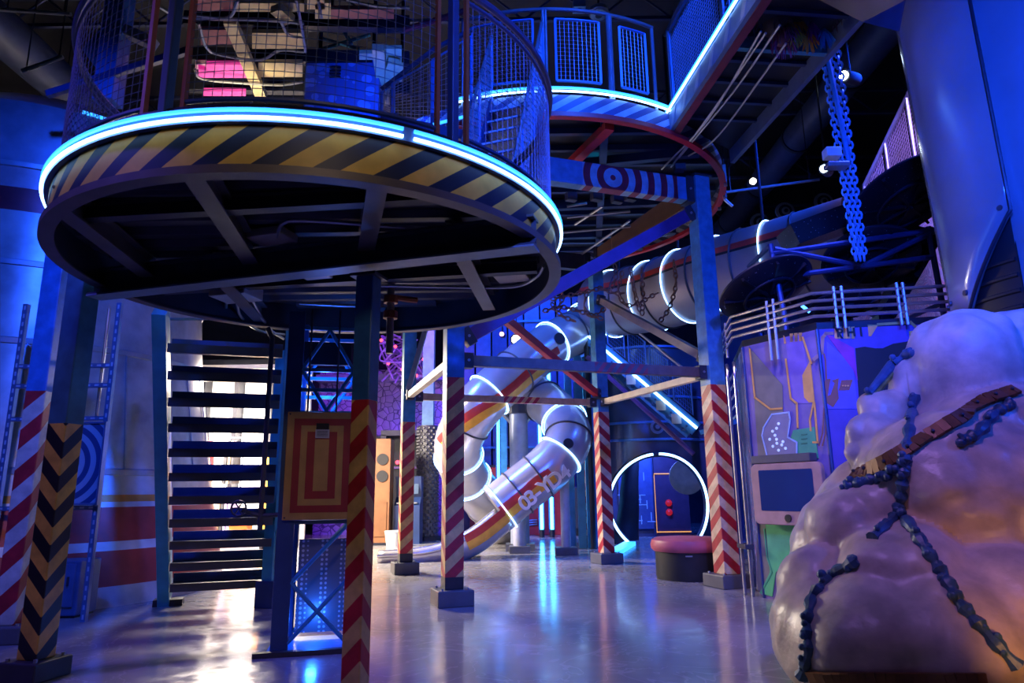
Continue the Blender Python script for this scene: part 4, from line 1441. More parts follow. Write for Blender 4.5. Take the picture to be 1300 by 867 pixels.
for q in range(3):
    p = onp(O3[0] + (248 + q * 20) / S3, O3[1] + 680 / S3, W2, nR, .01)
    MB().cyl(p, p + nR * .006, .009, n=6).build('tag_dot', m_or, f2)
trace([(165, 266), (115, 268), (90, 300), (82, 420), (20, 470)], O3, S3, W2, nR, f2, 'copper_trace', mat('copper', (.40, .22, .14), .45), .035)
trace([(100, 430), (112, 480), (118, 625)], O3, S3, W2, nR, f2, 'copper_trace', m_or2, .015)
for q in range(2):
    trace([(100 + q * 22, 850), (90 + q * 25, 1050), (60 + q * 28, 1150)], O3, S3, W2, nR, f2, 'copper_trace', m_or2, .013)

# chrome pipe rail round the roof
t = thing('pipe_rail', 'four row chrome pipe rail running round the cabin roof', 'railing', (4.0, 8.0, CZ))
off = .12
ring_pts = [W0 + nL * off + V((0, .2, 0)), W1 + (nL + nF).normalized() * off, W2 + (nF + nR).normalized() * off, W3 + nR * off]
for k in range(4):
    z = V((0, 0, 3.0 + .085 * k))
    MB().tube([p + z for p in ring_pts], .019, 8).build('rail_pipe', M_chrome, t, True)
for (i, f) in ((0, .2), (0, .6), (1, .48), (1, .56), (2, .12), (2, .16), (2, .44), (2, .47), (2, .8), (2, .83)):
    p = ring_pts[i].lerp(ring_pts[i + 1], f)
    lo = 2.62 if i == 1 else 2.86
    MB().tube([p + V((0, 0, lo)), p + V((0, 0, 3.32))], .018, 8).build('rail_post', M_galv, t, True)
# ladder grip pipes on the left face
t = thing('grip_pipe', 'tall hooked chrome pipe standing at the cabin corner', 'pipe', W1 + V((-.12, .1, 0)))
for k in range(2):
    b0 = W1 + nL * (.10 + .04 * k) + V((0, .06 + .14 * k, 0))
    MB().tube(bez([b0, b0 + V((0, 0, 2.2)), b0 + V((0, 0, 2.6)), b0 + V((.03, .1, 2.72)), b0 + V((.08, .22, 2.66))], 5), .02, 8).build('pipe', M_chrome, t, True)
MB().box(W1 + nL * .12 + V((0, .12, .55)), (.1, .3, .05)).build('clamp', M_dark2, t)
for k in range(5):
    z = 2.1 + k * .13
    MB().tube([W0.lerp(W1, .25) + nL * .1 + V((0, 0, z)), W0.lerp(W1, .95) + nL * .1 + V((0, 0, z))], .013, 6).build('rung', M_chrome, t, True)

# ================================================================== touch screen kiosk on the cabin front
kc = onp(999, 627, W1, nF, .14)
fd = (W2 - W1).normalized()
t = thing('touch_screen', 'dusty pink framed touch screen mounted on the cabin front', 'screen', kc)


def rrect(c, ux, uz, w, h, r, n=5):
    out = []
    for (sx, sz, a0) in ((1, 1, 0), (-1, 1, 90), (-1, -1, 180), (1, -1, 270)):
        for k in range(n + 1):
            a = R(a0 + 90 * k / n)
            out.append(c + ux * (sx * (w / 2 - r) + r * math.cos(a)) + uz * (sz * (h / 2 - r) + r * math.sin(a)))
    return out


UZ = V((0, 0, 1))
MB().prism(rrect(kc - nF * .05, fd, UZ, .92, .66, .07), nF * .06).build('bezel', mat('bezel_pink', (.42, .26, .22), .45), t, bevel=.01)
MB().prism(rrect(kc + nF * .0105 + UZ * .04, fd, UZ, .70, .44, .015), nF * .004).build('display', mat('display_glass', (.015, .03, .12), .06, 0, .05, 2, emit=(.01, .04, .2), estr=.12), t)
MB().cyl(kc + nF * .01 - UZ * .255, kc + nF * .025 - UZ * .255, .04, n=18).build('button', M_black, t, True)
MB().box(kc + fd * .32 + nF * .012 - UZ * .255, (.07, .004, .035), math.atan2(fd.y, fd.x)).build('sticker', m_gry, t)
MB().box(kc - nF * .10, (.5, .1, .4), math.atan2(fd.y, fd.x)).build('mount', M_dark, t)
MB().box(kc - fd * .05 + UZ * .38 - nF * .05, (.78, .12, .09), math.atan2(fd.y, fd.x)).build('speaker_bar', mat('bar_grey', (.09, .09, .10), .5), t, bevel=.01)

# ================================================================== black climbing dishes and their frame on the cabin roof
M, nt, b_, tcx, sp = base_nt('speckled_black', .35)
vx = nd(nt, 'ShaderNodeTexVoronoi'); vx.inputs['Scale'].default_value = 22
nt.links.new(tcx.outputs['Object'], vx.inputs['Vector'])
nt.links.new(mixc(nt, mth(nt, 'LESS_THAN', vx.outputs['Distance'], .10), (.010, .010, .016), (.45, .45, .5)), b_.inputs['Base Color'])
M_speck = M


def dish(label, px, py, Y, r, tilt, yaw, post_z=None, name='climbing_dish'):
    c = at(px, py, Y)
    t = thing(name, label, 'dish', c, 'black speckled climbing dishes', local=True)
    t.rotation_euler = (R(tilt), R(yaw), 0)
    MB().lathe([(.01, -.02), (r * .7, -.02), (r, .06), (r, .10), (r * .7, .03), (.01, .02)], (0, 0, 0), 40).build('plate', M_speck, t, True)
    for k in range(8):
        a = k * PI / 4
        MB().beam((.05 * math.cos(a), .05 * math.sin(a), -.05), (r * .97 * math.cos(a), r * .97 * math.sin(a), .02), .03, .05).build('spoke', M_speck, t)
    ring(MB(), V((0, 0, 0)), r, .08, .022, n=40, k=6).build('rim', M_dark, t, True)
    ring(MB(), V((0, 0, 0)), r * .55, -.04, .018, n=30, k=6).build('inner_hoop', M_dark, t, True)
    return t, c


dish('black speckled dish with spokes beside the tall pale blue post', 975, 372, 8.2, .58, -22, -14)
dish('black speckled dish behind the blue chains', 1106, 335, 8.5, .58, -26, 8)
dish('widest black speckled dish, set highest above the cabin roof', 1152, 258, 8.2, .72, -24, -12)
dish('low black speckled dish just above the pipe rail', 1074, 392, 8.3, .40, -8, 0)
fr0 = V((4.0, 8.4, 2.97))
t = thing('tube_frame', 'dark blue tube frame carrying the black dishes on the cabin roof', 'frame', fr0)
m_fr = mat('frame_darkblue', (.045, .06, .16), .4, .3)
FY = 8.05
bar = [((978, 322), (1193, 291)), ((988, 352), (1186, 326)), ((983, 316), (1095, 338)), ((1095, 338), (1192, 291)), ((978, 310), (996, 402)), ((1178, 288), (1196, 385))]
for a, b in bar:
    MB().tube([at(*a, FY), at(*b, FY)], .035, 8).build('tube', m_fr, t, True)
for a in ((996, 402), (1196, 385), (978, 312), (1178, 290)):
    MB().tube([at(*a, FY), at(*a, FY) + V((0, .8, 0))], .03, 8).build('tube', m_fr, t, True)
for a in ((996, 402), (1196, 385)):
    p = at(*a, FY)
    for dy in (0, .8):
        MB().tube([V((p.x, p.y + dy, 2.96)), V((p.x, p.y + dy, p.z))], .035, 8).build('foot', m_fr, t, True)
t = thing('speckled_chute', 'broad black speckled ramp beams slanting between the dishes', 'ramp', fr0 + V((.2, .6, 0)))
for (a, b, w_, h_) in (((1000, 305), (1090, 272), .5, .3), ((1182, 298), (1120, 402), .34, .2), ((1080, 288), (1180, 310), .4, .25), ((985, 345), (1000, 395), .25, .2)):
    MB().beam(at(*a, 8.95), at(*b, 8.95), w_, h_).build('ramp_beam', M_speck, t)
p = at(1120, 402, 8.95)
MB().beam((p.x, p.y, 2.96), (p.x, p.y, p.z), .2, .2).build('foot', M_speck, t)
p = at(1000, 395, 8.95)
MB().beam((p.x, p.y, 2.96), (p.x, p.y, p.z), .2, .2).build('foot', M_speck, t)
# small lit bar by the rail
single(MB().cyl(at(1018, 388, 8.0), at(1028, 396, 8.0), .02, n=8), 'light_bar', M_neond, 'short blue light bar above the pipe rail', 'lamp', at(1023, 392, 8.0))

# mural wall behind the dishes
t = thing('mural_wall', 'tall swirling pink and blue mural panel behind the dishes', 'mural', (8.0, 11.3, 0))
ma, mb_ = at(1085, 420, 12.6), at(1235, 420, 11.4)
dv = (mb_ - ma).normalized()
nn = V((dv.y, -dv.x, 0))
za = at(1100, 285, 12.6).z
mp_ = [V((ma.x, ma.y, 0)), V((mb_.x, mb_.y, 0)), V((mb_.x, mb_.y, za + .2)), V((ma.x, ma.y, za - .3))]
MB().prism(mp_, -nn * .1).build('panel', swirl('mural_swirl2', (.22, .20, .40), (.30, .34, .55), (.55, .22, .30), 3.5), t)
MB().beam(V((ma.x, ma.y, 0)) - nn * .15, V((ma.x, ma.y, za - .3)) - nn * .15, .1, .1).build('stud', M_dark, t)
MB().beam(V((mb_.x, mb_.y, 0)) - nn * .15, V((mb_.x, mb_.y, za)) - nn * .15, .1, .1).build('stud', M_dark, t)

# mesh balustrade of the stair at the upper right
ga, gb = at(1097, 236, 11.5), at(1180, 62, 10.2)
t = thing('mesh_balustrade', 'sloping mesh balustrade climbing beside the steel column', 'railing', ga - V((0, 0, 1)))
mesh_wires(MB(), lambda u, v: ga.lerp(gb, u) - V((0, 0, .08 + 1.25 * v)), 44, 16, .004, 4).build('wire_panel', mat('wire_pinkish', (.34, .28, .38), .4, .5), t)
MB().tube([ga, gb], .035, 8).build('handrail', m_rail, t, True)
for f in (.0, .33, .66, 1):
    p = ga.lerp(gb, f)
    MB().tube([p, p - V((0, 0, 1.4))], .03, 8).build('rail_post', m_rail, t, True)
for q in range(5):
    MB().tube([ga - V((0, 0, 1.4 + q * .1)), gb - V((0, 0, 1.4 + q * .1))], .022, 6).build('stringer_pipe', M_pipe, t, True)
for f in (.05, .9):
    p = ga.lerp(gb, f) - V((0, 0, 1.4))
    MB().cyl((p.x, p.y, 0), p, .06, n=8).build('leg', M_dark, t, True)

# ================================================================== blue braided chains
c0, c1 = at(1052, 50, 7.4), at(1092, 330, 7.75)
t = thing('braided_chain', 'bundle of blue braided chains hanging beside the foot bridge', 'chain', c1)
m_ch = mat('chain_blue', (.16, .40, .70), .4)
LKv = None


def links(mb, pts, ln=.075, wd=.022, r=.008):
    L = [0]
    for a, b in zip(pts, pts[1:]):
        L.append(L[-1] + (b - a).length)
    n = max(2, int(L[-1] / (ln * .72)))
    j = 0
    for i in range(n):
        s_ = L[-1] * (i + .5) / n
        while j < len(L) - 2 and L[j + 1] < s_:
            j += 1
        f = (s_ - L[j]) / max(1e-6, L[j + 1] - L[j])
        p = pts[j].lerp(pts[j + 1], f)
        d, s, u = frame_of(pts[j + 1] - pts[j])
        e = s if i % 2 else u
        ov = [p + d * (ln / 2 * math.cos(k * PI / 4)) + e * (wd * math.sin(k * PI / 4)) for k in range(8)]
        mb.tube(ov, r, 4, closed=True)
    return mb


sdir = CR
ztop = 11.0
for k, (x0, x1) in enumerate(((-.10, -.02), (.0, .03), (.09, .08))):
    a, b = c0 + sdir * x0, c1 + sdir * (x1 - .03)
    ce = a + (a - b).normalized() * 2.0
    a2 = V((ce.x, ce.y, ztop)) if k == 9 else a + (a - b) * .6
    ch = links(MB(), [a2, b], .10, .034, .014).build('chain_strand', m_ch, t, True)
    ch['kind'] = 'stuff'
MB().tube([c0 + sdir * -.16 + (c0 - c1) * .6, at(1078, 205, 7.5)], .03, 8).build('steel_tube', M_blue, t, True)
p = at(1056, 195, 7.5)
MB().box(p, (.18, .14, .12)).build('controller_box', M_white, t, bevel=.01)
MB().box(p + V((.04, 0, -.16)), (.26, .14, .06)).build('controller_tray', M_galv, t, bevel=.01)

# ================================================================== shaggy hanging figure under the bridge end
fc = at(990, 22, 6.2)
t = thing('shaggy_figure', 'dark shaggy hanging figure with orange and magenta tufts under the bridge', 'decoration', fc)
for (px, py, r, col, nm) in ((944, 12, .17, (.03, .05, .14), 'blue_pompom'), (985, 24, .19, (.05, .03, .04), 'body_ball'), (996, 46, .11, (.10, .02, .05), 'body_ball'), (1062, 8, .16, (.05, .03, .06), 'body_ball')):
    p = at(px, py, 6.2)
    bl = MB().ball(p, r, 14, 9).build(nm, mat(nm + str(px), col, .6), t, True)
    mb = MB()
    for q in range(70):
        a, h = random.random() * 2 * PI, random.random() * 2 - 1
        dv_ = V((math.sqrt(1 - h * h) * math.cos(a), math.sqrt(1 - h * h) * math.sin(a), h))
        mb.tube([p + dv_ * r * .9, p + dv_ * (r * 1.2) + V((0, 0, -.03)), p + dv_ * (r * 1.35) + V((0, 0, -.1))], [.010, .008, .003], 4)
    mb.build('fringe', mat('fringe' + str(px), [min(1, c * 3) for c in col], .6), bl)['kind'] = 'stuff'
for (px, py, dx, col) in ((1012, 22, -40, (.5, .22, .03)), (1030, 28, 0, (.35, .03, .25)), (1026, 40, 15, (.75, .25, .02)), (1046, 36, 30, (.03, .25, .5)), (1008, 34, -10, (.45, .35, .05))):
    p = at(px, py, 6.15)
    mb = MB()
    for q in range(26):
        a = R(-150 + 120 * random.random())
        e_ = V((math.cos(a) * .5, (random.random() - .5) * .3, math.sin(a)))
        mb.tube([p, p + e_ * .12, p + e_ * .22 + V((0, 0, -.03))], [.012, .010, .003], 4)
    mb.build('tuft', mat('tuft%d' % px, col, .6), t)['kind'] = 'stuff'
MB().tube([at(985, 2, 6.2), at(985, 2, 6.2) + V((0, 0, .35))], .02, 6).build('hanger', M_dark, t)

# ================================================================== steel column at the right
cx, cy, cr = 4.87, 5.65, .93
t = thing('steel_column', 'glossy blue lit steel column with an overlapping riveted plate behind the boulder', 'column', (cx, cy, 0))
m_col = mat('column_steel', (.36, .38, .46), .22, .45, .12, 1.5)
MB().lathe([(.85, 0), (.85, 2.4), (.87, 5.0), (.95, 11)], (cx, cy, 0), 72).build('core', m_col, t, True)
vs, fs = [], []
NA, NZ = 40, 30


def plate_low(u):         # lower edge of the plate: slants up to the right
    return 2.68 if u < .5 else 2.68 + (u - .5) * 1.4


A0, A1 = R(-214), R(-150)
for i in range(NA + 1):
    u = i / NA
    a = A0 + (A1 - A0) * u
    for j in range(NZ + 1):
        z = plate_low(u) + (10.9 - plate_low(u)) * (j / NZ)
        rr_ = cr + .03 * (z - 2.5)
        vs.append((cx + rr_ * math.cos(a), cy + rr_ * math.sin(a), z))
for i in range(NA):
    for j in range(NZ):
        q = i * (NZ + 1) + j
        fs.append((q, q + NZ + 1, q + NZ + 2, q + 1))
pl_ = MB().add(vs, fs).build('cover_plate', m_col, t, True)
so = pl_.modifiers.new('solid', 'SOLIDIFY'); so.thickness = .04; so.offset = -1
edge = [V(vs[NA * (NZ + 1) + j]) for j in range(NZ, -1, -1)] + [V(vs[i * (NZ + 1)]) for i in range(NA - 1, -1, -1)]
MB().tube(edge, .014, 6).build('plate_edge', M_dark, pl_, True)
for (u, dz) in ((.93, .14), (.5, .15), (.2, .14), (.04, .14), (.93, 1.6), (.93, 3.1)):
    a = A0 + (A1 - A0) * u
    z = plate_low(u) + dz
    p = V((cx + (cr + .01) * math.cos(a), cy + (cr + .01) * math.sin(a), z))
    MB().cyl(p, p + V((math.cos(a), math.sin(a), 0)) * .02, .025, n=10).build('rivet', M_dark2, pl_)
for k in range(4):
    a = R(-150 + k * 14)
    ring(MB(), V((cx, cy, 0)), .875, 2.6 + k * .13, .02, R(-190), R(-154), 20, 6).build('inner_rib', M_black, t, True)
MB().lathe([(.855, 2.0), (.875, 2.0), (.875, 3.4), (.855, 3.4)], (cx, cy, 0), 20, R(-195), R(-153), closed_prof=True).build('cavity_shade', M_black, t, True)  # black sleeve on the core, standing for the shaded cavity below the plate
# overhead arm plate leaving the column
ap = [at(1040, 0, 5.6), at(1095, 28, 5.4), at(1142, 40, 5.0), at(1150, 0, 4.9)]
MB().prism([p for p in ap], V((0, 0, .7)) + V((0, .3, 0))).build('arm_plate', mat('arm_dark', (.02, .03, .07), .35, 0), t)

# ================================================================== cream boulder with blue vines
core = V((2.95, 4.95, .85))
spheres = []
for (px, py, Y, r) in ((1228, 462, 4.75, .38), (1290, 470, 4.9, .42), (1205, 620, 4.45, .52), (1275, 640, 4.3, .5), (1117, 565, 4.8, .24), (1122, 520, 4.9, .17), (1165, 482, 4.9, .2), (1080, 572, 4.75, .07), (1085, 548, 4.75, .07),
                       (1108, 680, 4.55, .40), (1035, 740, 4.45, .23), (1045, 800, 4.3, .30), (1150, 745, 4.15, .38), (1110, 835, 4.05, .44), (1200, 830, 3.95, .46), (1290, 810, 4.0, .5), (1155, 600, 4.65, .34), (1250, 560, 4.6, .42)):
    spheres.append((at(px, py, Y), r))
for (x, y, z, r) in ((2.9, 5.0, .6, .9), (3.4, 4.8, .9, .8), (3.35, 4.9, 1.5, .6), (2.5, 4.8, .4, .6)):
    spheres.append((V((x, y, z)), r))


def rock_r(d):
    best, tot = 0., 0.
    hs_ = []
    for c, r in spheres:
        oc = c - core
        b_ = oc.dot(d)
        q = r * r - (oc.length_squared - b_ * b_)
        if q > 0:
            hs_.append(b_ + math.sqrt(q))
    if not hs_:
        return .3
    hs_.sort(reverse=True)
    m1 = hs_[0]
    m2 = hs_[1] if len(hs_) > 1 else m1 - .2
    h = max(0, .09 - (m1 - m2)) / .09
    return m1 + h * h * .018


vs, fs = [], []
NU, NV = 300, 170
for j in range(NV + 1):
    th = PI * j / NV
    for i in range(NU):
        a = 2 * PI * i / NU
        d = V((math.sin(th) * math.cos(a), math.sin(th) * math.sin(a), math.cos(th)))
        r = rock_r(d)
        p = core + d * r
        F1 = noise.voronoi(p * 2.6 + V((1.3, 0, 4)))[0][0]
        F2 = noise.voronoi(p * 6.0)[0][0]
        k = noise.noise(p * 3.0) * .03 + noise.noise(p * 9.0) * .012 + (.45 - F1) * .11 + (.45 - F2) * .022
        dim = noise.noise(p * 2.2 + V((5, 3, 1)))
        k -= max(0, dim - .38) * .22
        p += d * k
        if p.z < .0:
            p.z = 0.
        vs.append(p)
for _ in range(2):
    nv_ = [p.copy() for p in vs]
    for j in range(1, NV):
        for i in range(NU):
            s4 = vs[(j - 1) * NU + i] + vs[(j + 1) * NU + i] + vs[j * NU + (i + 1) % NU] + vs[j * NU + i - 1]
            nv_[j * NU + i] = vs[j * NU + i] * .5 + s4 * .125
    vs = nv_
for j in range(NV):
    for i in range(NU):
        fs.append((j * NU + i, (j + 1) * NU + i, (j + 1) * NU + (i + 1) % NU, j * NU + (i + 1) % NU))
t = thing('boulder', 'large cream lumpy boulder veined with blue vines and a rusty strap', 'boulder', (core.x, core.y, 0))
m_rock = mat('cream_rock', (.66, .54, .46), .36, 0, .25, 7.0, .5)
MB().add(vs, fs).build('rock', m_rock, t, True)
bvh = BVHTree.FromPolygons(vs, fs)


def hit(px, py):
    d = ray(px, py).normalized()
    h = bvh.ray_cast(CAM, d)
    return (h[0], h[1]) if h[0] else (None, None)


def surf(pl, n=7):
    out = []
    for (a, b) in zip(pl, pl[1:]):
        for k in range(n):
            x, y = a[0] + (b[0] - a[0]) * k / n, a[1] + (b[1] - a[1]) * k / n
            h, nr = hit(x, y)
            if h:
                out.append((h, nr))
    return out


m_vine = mat('vine_blue', (.05, .12, .24), .4, 0, .5, 9, .5)
m_vine2 = mat('vine_olive', (.22, .22, .06), .5, 0, .5, 9, .5)
for k, pl in enumerate(([(1162, 500), (1156, 541), (1150, 576), (1147, 606), (1144, 635), (1135, 660), (1103, 688)], [(1150, 660), (1176, 699), (1200, 734), (1217, 764), (1247, 799), (1296, 852)],
                        [(1088, 710), (1054, 734), (1032, 758), (1026, 793), (1028, 828), (1018, 863)], [(1158, 446), (1124, 470), (1100, 505)], [(1284, 512), (1262, 525), (1240, 552), (1215, 560)], [(1072, 618), (1100, 612), (1132, 600), (1150, 585)])):
    sp2 = surf(pl)
    if len(sp2) < 3:
        continue
    v_ = MB().tube([h + nr * .005 for h, nr in sp2], [.032 + .010 * math.sin(i * 1.7) for i in range(len(sp2))], 8).build('vine', m_vine, t, True)
    for i, (h, nr) in enumerate(sp2):
        if i % 2 == 0:
            MB().ball(h + nr * .02 + V(((random.random() - .5) * .05, 0, (random.random() - .5) * .05)), .016 + random.random() * .014, 7, 5).build('nodule', m_vine, v_, True)
    if k in (2, 3):
        MB().tube([h + nr * .0 + V((.035, 0, -.01)) for h, nr in sp2], .022, 6).build('moss', m_vine2, v_, True)
sp2 = surf([(1290, 497), (1252, 509), (1212, 535), (1153, 571), (1106, 597), (1080, 606)])
mb = MB()
for (a, na), (b, nb) in zip(sp2, sp2[1:]):
    if (b - a).length < .3:
        mb.beam(a + na * .02, b + nb * .02, .085, .02, na)
st_ = mb.build('strap', mat('strap_rust', (.22, .09, .035), .45, .2, .3, 12), t)
for i, (h, nr) in enumerate(sp2):
    if i % 4 == 1:
        MB().ball(h + nr * .035, .013, 6, 4).build('stud', M_dark2, st_)
lowr = [p for p in vs if p.z < .08]
sp2 = surf([(1030, 858), (1100, 860), (1180, 861), (1262, 862)])
if len(sp2) > 3:
    mb = MB()
    for (a, na), (b, nb) in zip(sp2, sp2[1:]):
        if (b - a).length < .3:
            mb.beam(a + na * .02, b + nb * .02, .06, .02, na)
    mb.build('base_strip', mat('strap_rust', (.22, .09, .035), .45), t)
# ================================================================== shop behind the open stair
m_box = mat('lightbox_white', (.8, .8, .8), .5, emit=(1.0, .93, .82), estr=1.6)
t = thing('shop_shelving', 'white backlit shop shelving behind the open stair', 'shelving', (-7.0, 16.4, 0))
MB().box((-7.1, 16.5, 2.1), (4.4, .1, 4.2)).build('back_board', M_white, t)
for px, pw in ((282, .32), (326, .62), (250, .2)):
    x = at(px, 500, 16.3).x
    MB().box((x, 16.4, 2.1), (pw, .06, 3.4)).build('lit_panel', m_box, t)
for x in (-9.1, -8.0, -7.35, -6.55, -5.75, -5.05):
    MB().box((x, 16.25, 2.0), (.10, .4, 4.0)).build('upright', M_dark2 if x > -7.5 else M_galv, t)
for z in (.45, .95, 2.9):
    MB().box((-7.1, 16.25, z), (4.2, .4, .05)).build('shelf', M_white, t)
MB().box((at(346, 560, 15.9).x, 15.9, 1.1), (.3, .06, 1.9)).build('orange_panel', mat('orange_sign', (.85, .35, .04), .5, emit=(1, .4, .04), estr=.5), t)
MB().box((-7.1, 16.2, 4.25), (4.4, .9, .12)).build('canopy', M_dark, t)
cols = [((.55, .03, .04), 'red'), ((.6, .58, .56), 'white'), ((.03, .03, .04), 'black'), ((.10, .32, .22), 'green'), ((.30, .24, .45), 'lilac'), ((.28, .2, .14), 'brown')]
t = thing('clothes_rail', 'chrome clothes rail in the shop behind the open stair', 'rail', (-7.0, 15.0, 0))
x0_, x1_ = at(236, 500, 15).x, at(308, 500, 15).x
for x in (x0_ - .1, x1_ + .1):
    MB().cyl((x, 15, 0), (x, 15, 2.5), .02, n=8).build('upright', M_chrome, t, True)
    MB().box((x, 15, .02), (.06, .6, .04)).build('foot', M_dark, t)
for z in (2.42, 1.22):
    MB().cyl((x0_ - .1, 15, z), (x1_ + .1, 15, z), .015, n=8).build('hang_bar', M_chrome, t, True)
random.seed(3)
pat = [4, 4, 1, 4, 0, 0, 5, 0, 0, 2, 3, 2, 1, 1, 2, 5, 2]
ngar = 0
for row, (zt, hgt) in enumerate(((2.36, .92), (1.16, .82))):
    n = 17
    for k in range(n):
        if k in (9, 10, 11, 12):
            continue
        ci = pat[(k + row * 2) % len(pat)]
        col, cn = cols[ci]
        x = x0_ + (x1_ - x0_) * (k + .5) / n
        w_ = (x1_ - x0_) / n * .62
        d_ = .22
        sh = MB().prism([(x - w_ / 2, 15 - d_, zt - hgt), (x - w_ / 2, 15 + d_, zt - hgt), (x - w_ / 2, 15 + d_ * .9, zt - .1), (x - w_ / 2, 15 + .06, zt), (x - w_ / 2, 15 - .06, zt), (x - w_ / 2, 15 - d_ * .9, zt - .1)], (w_, 0, 0))
        single(sh, 'garment', mat('cloth_' + cn, col, .8), cn + ' garment hanging on the ' + ('upper' if row == 0 else 'lower') + ' bar of the shop clothes rail', 'garment', (x, 15, zt - hgt), 'garments on the shop rail')
t = thing('display_plinth', 'low white display plinth in the shop behind the open stair', 'plinth', (-6.0, 13.3, 0))
MB().box((-6.0, 13.3, .2), (2.2, .7, .36)).build('body', M_white, t, bevel=.01)
MB().box((-6.0, 13.3, .40), (2.26, .76, .04)).build('top', mat('plinth_top', (.85, .85, .85), .4), t)
p = V((-5.15, 13.3, 0))
t = thing('orange_crate', 'small orange crate on the white display plinth', 'crate', (p.x, 13.3, .42))
MB().box((p.x, 13.3, .54), (.34, .3, .24)).build('body', mat('crate_orange', (.8, .2, .03), .5), t, bevel=.01)
MB().box((p.x, 13.3, .67), (.36, .32, .03)).build('rim', mat('crate_orange', (.8, .2, .03), .5), t)
for k, (x, z) in enumerate(((-6.6, .42), (-6.35, .42))):
    t = thing('black_stand', ('flat' if k else 'round') + ' black product stand on the white display plinth', 'stand', (x, 13.2, z))
    MB().cyl((x, 13.2, z), (x, 13.2, z + .02), .16, n=20).build('base', M_black, t)
    MB().cyl((x, 13.2, z + .02), (x, 13.2, z + .14), .02, n=8).build('stem', M_black, t)
# ceiling fittings of the shop
for k, (x, y) in enumerate(((-5.6, 13.75), (-5.9, 14.8))):
    t = thing('shop_lamp', 'flat white ceiling lamp over the ' + ('display plinth' if k == 0 else 'clothes rail'), 'lamp', (x, y, 3.7))
    MB().box((x, y, 3.72), (2.7, .5, .08)).build('housing', M_white, t)
    for q in (-1, 1):
        MB().cyl((x + q, y, 3.75), (x + q, y, 10.98), .01, n=5).build('suspension', M_dark, t)

# ================================================================== back of the hall, left of the slides
M, nt, b_, tcx, sp = base_nt('purple_relief', .5)
vx = nd(nt, 'ShaderNodeTexVoronoi'); vx.inputs['Scale'].default_value = 5; vx.feature = 'DISTANCE_TO_EDGE'
nt.links.new(tcx.outputs['Object'], vx.inputs['Vector'])
nt.links.new(mixc(nt, mth(nt, 'LESS_THAN', vx.outputs['Distance'], .05), (.30, .16, .55), (.08, .03, .2)), b_.inputs['Base Color'])
bp = nd(nt, 'ShaderNodeBump'); bp.inputs['Strength'].default_value = .8; bp.inputs['Distance'].default_value = .05
nt.links.new(vx.outputs['Distance'], bp.inputs['Height']); nt.links.new(bp.outputs[0], b_.inputs['Normal'])
t = thing('relief_wall', 'purple relief wall with a branching pattern behind the sleeved post', 'wall panel', (-3.6, 21.2, 0))
MB().box((-3.95, 21.3, 2.5), (4.2, .2, 5.0)).build('panel', M, t)
zb = at(505, 556, 21).z
MB().box((-3.95, 21.1, zb), (4.2, .2, .12)).build('ledge', M_dark, t)
zc = at(505, 480, 21).z
MB().box((-3.95, 21.0, zc), (4.2, .5, .2)).build('top_ledge', mat('ledge_violet', (.2, .14, .4), .5), t)
x = at(481, 620, 17).x
t = thing('speaker_cabinet', 'tall tan cabinet with a dark round grille behind the chevron post', 'cabinet', (x, 17, 0))
MB().box((x, 17, 1.25), (.62, .5, 2.5)).build('body', mat('cab_tan', (.22, .09, .035), .5), t, bevel=.01)
for z in (2.0, 1.6):
    MB().cyl((x + .12, 16.76, z), (x + .12, 16.73, z), .14, n=18).build('grille', M_black, t, True)
MB().box((x, 16.74, .6), (.5, .02, .8)).build('door', mat('cab_tan2', (.19, .08, .03), .5), t)
MB().box((x, 17, .03), (.66, .54, .06)).build('base', M_dark, t)
x = at(508, 640, 19).x
t = thing('dark_doorway', 'black doorway with a red glow beside the tan cabinet', 'doorway', (x, 19.4, 0))
MB().box((x - .55, 19.4, 1.4), (.15, .3, 2.8)).build('jamb', M_dark2, t)
MB().box((x + .75, 19.4, 1.4), (.15, .3, 2.8)).build('jamb', M_dark2, t)
MB().box((x + .1, 19.4, 2.85), (1.45, .3, .15)).build('lintel', M_dark2, t)
MB().box((x + .1, 19.7, 1.4), (1.2, .05, 2.8)).build('door', M_black, t)
MB().ball((x - .2, 19.6, 2.05), .06, 8, 6).build('red_lamp', M_neonr, t, True)
MB().box((x + .1, 19.62, 1.9), (1.1, .04, .06)).build('ledge', M_purple, t)
x = at(541, 650, 17.6).x
t = thing('arcade_cabinet', 'dark blue machine cabinet standing beside the sleeved post', 'cabinet', (x - .35, 17.2, 0))
MB().prism([(x - .7, 17.6, 0), (x - .7, 17.0, 0), (x - .7, 16.95, .9), (x - .7, 17.25, 1.1), (x - .7, 17.15, 1.6), (x - .7, 17.6, 1.6)], (.62, 0, 0)).build('body', M_navy, t)
MB().box((x - .39, 17.19, 1.35), (.5, .03, .36), mx=Matrix.Rotation(R(-10), 3, 'X')).build('display', mat('machine_screen', (.1, .15, .25), .2), t)
MB().box((x - .39, 17.0, .96), (.5, .12, .03)).build('control_panel', M_galv, t)
# cable tangle with red leds
t = thing('cable_tangle', 'tangle of looped violet cables with red lamps above the relief wall', 'cables', at(510, 470, 18.5))
random.seed(11)
for k in range(16):
    pts_ = [at(482 + random.random() * 60, 425 + random.random() * 62, 19.3 + random.random()) for _ in range(5)]
    MB().tube(bez(pts_, 7), .028, 5).build('cable', mat('cable_violet', (.30, .18, .55), .5), t, True)
for k in range(7):
    MB().ball(at(484 + k * 9, 432 + (k * 29 % 50), 19.4), .05, 8, 6).build('led', M_neonr, t, True)
MB().tube([at(510, 430, 18.6), V((at(510, 430, 18.6).x, 18.6, 10.9))], .03, 6).build('hanger', M_dark, t)
